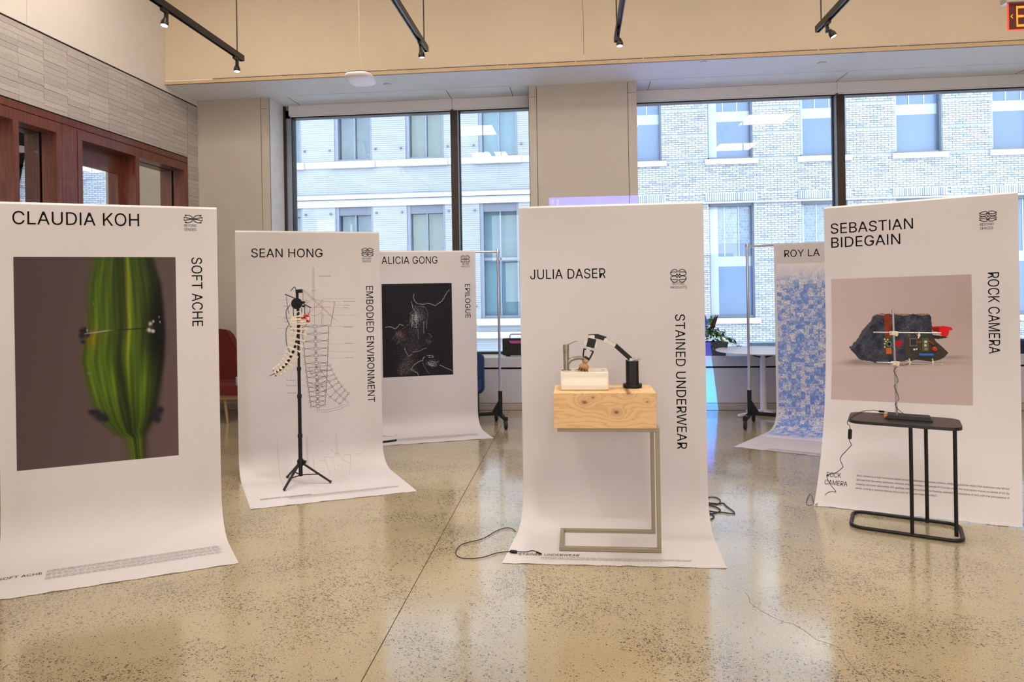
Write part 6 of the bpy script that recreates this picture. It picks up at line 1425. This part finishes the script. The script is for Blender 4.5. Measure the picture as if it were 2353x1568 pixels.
# black case on the sill
k0 = ony(1155, 820, 8.44)[0]
t = thing('equipment_case', (k0+.22, 8.5, .65), 'black hard equipment case with a magenta label standing on the left window sill', 'case')
B(k0, k0+.44, 8.43, 8.55, .665, .875).build('case_body', M_blkm, t, bevel=.014); B(k0+.0, k0+.44, 8.425, 8.555, .80, .812).build('case_rim', M_blkm, t, bevel=.004)
for dx in (.03, .36): B(k0+dx, k0+dx+.05, 8.415, 8.43, .76, .85).build('latch', M_rub, t, bevel=.004)
for dx in (.04, .36): B(k0+dx, k0+dx+.05, 8.45, 8.53, .651, .668).build('case_foot', M_rub, t)
MB().tube([(k0+.09, 8.49, .87), (k0+.09, 8.49, .912), (k0+.11, 8.49, .925), (k0+.28, 8.49, .925), (k0+.30, 8.49, .912), (k0+.30, 8.49, .87)], .007, 8).build('handle', M_alu, t)
MB().prism([(.0, .02), (.02, 0), (.24, 0), (.24, .035), (.0, .035)], 0, .002, (np.array([k0+.085, 8.4245, .815]), np.array([1., 0, 0]), u0, np.array([0, -1., 0]))).build('label_plate', mat('magenta_label', (176, 62, 140), .4), t)
# planter
M_pot = mat('charcoal_planter', (84, 80, 90), .6)
ppx = ony(1667, 815, 8.45)[0]
t = thing('potted_plant', (ppx-.25, 8.5, .65), 'charcoal planter of trailing green ivy and tall dark leaves on the right window sill', 'plant')
MB().prism([(-.50, 0), (0, 0), (.03, .155), (-.53, .155)], -.11, .11, (np.array([ppx-.01, 8.50, .652]), np.array([1., 0, 0]), u0, np.array([0, -1., 0]))).build('planter', M_pot, t, bevel=.004)
B(ppx-.50, ppx, 8.41, 8.59, .80, .8085).build('soil', mat('dark_soil', (52, 40, 32), .95), t)
def leafmesh(mb, base, d, L, w, up, curl=.25):
    d = np.array(d, float); d /= np.linalg.norm(d); up = np.array(up, float); s_ = np.cross(d, up); s_ /= np.linalg.norm(s_)+1e-9; n = np.cross(s_, d)
    prof = [(0, .08), (.2, .7), (.45, 1.), (.7, .75), (.9, .3), (1, .02)]; V = []
    for t_, k in prof:
        c = base+d*L*t_-n*curl*L*t_*t_; V += [c-s_*w*k, c+n*w*.18*k, c+s_*w*k]
    mb.add(V, [(3*i+j, 3*i+j+1, 3*i+4+j, 3*i+3+j) for i in range(5) for j in range(2)])
greens = [mat('ivy_'+n, c, .4, var=.15, vscale=60, spec=.6) for n, c in (('dark', (22, 62, 28)), ('mid', (44, 100, 42)), ('light', (104, 142, 50)))]
fol = [MB(), MB(), MB()]; rr = random.Random(12)
for _ in range(420):
    a = rr.uniform(0, 2*math.pi); r = rr.random()**.6; x = ppx-.24+.36*r*math.cos(a); y = 8.44+.12*r*math.sin(a)-.02; hgt = .90+.13*(1-r*r)*rr.uniform(.3, 1.1)-(.12 if r > .8 else 0)*rr.random()
    if x > ppx-.02: hgt = .90-(x-ppx)*1.0*rr.uniform(.2, 1)
    d = np.array([math.cos(a)*r+rr.uniform(-.4, .4), math.sin(a)*r-.3+rr.uniform(-.4, .2), rr.uniform(-.8, .5)])
    leafmesh(rr.choice(fol[:2]+fol[:2]+[fol[2]]), np.array([x, y, hgt-.03]), d, rr.uniform(.035, .06), rr.uniform(.012, .02), (0, 0, 1))
for k in range(3): fol[k].build('ivy_foliage', greens[k], t, kind='stuff')
M_dl = mat('burgundy_leaf', (58, 28, 30), .4, var=.2, vscale=40)
for (x0_, y0_, x1_, y1_, w) in ((1628, 768, 1650, 723, .026), (1630, 765, 1645, 722, .014), (1619, 758, 1619.5, 722, .030), (1636, 758, 1644, 748, .012), (1600, 770, 1596, 715, .03), (1585, 772, 1574, 728, .028)):
    p, q_ = ony(x0_, y0_, 8.47), ony(x1_, y1_, 8.44); mb = MB(); leafmesh(mb, p, q_-p, np.linalg.norm(q_-p), w, (0, 1, .1), .03); mb.build('tall_leaf', M_dl if x0_ != 1619 else mat('purple_leaf', (52, 34, 62), .4), t)
mb = MB(); p = ony(1624, 746, 8.47); leafmesh(mb, p, (.6, 0, .5), .11, .045, (0, 1, 0), .05); mb.build('broad_leaf', mat('bright_leaf', (52, 130, 60), .4), t)
for a_, b_ in (((1640, 795), (1629, 806)), ((1642, 797), (1634, 804))):
    mb = MB(); p, q_ = ony(*a_, 8.36), ony(*b_, 8.34); leafmesh(mb, p, q_-p, .05, .022, (0, 1, 0), .1); mb.build('hanging_leaf', greens[0], t)
# pale bag beside the left wall, seen at the left edge
M_bag = mat('grey_canvas', (168, 162, 164), .9)
o = MB().prism(rrect(-3.98, -3.60, 4.52, 4.80, .08, 5), .002, .07).build('floor_cushion', M_bag, bevel=.02); tag(o, 'grey floor cushion at the left edge of the photo', 'cushion')
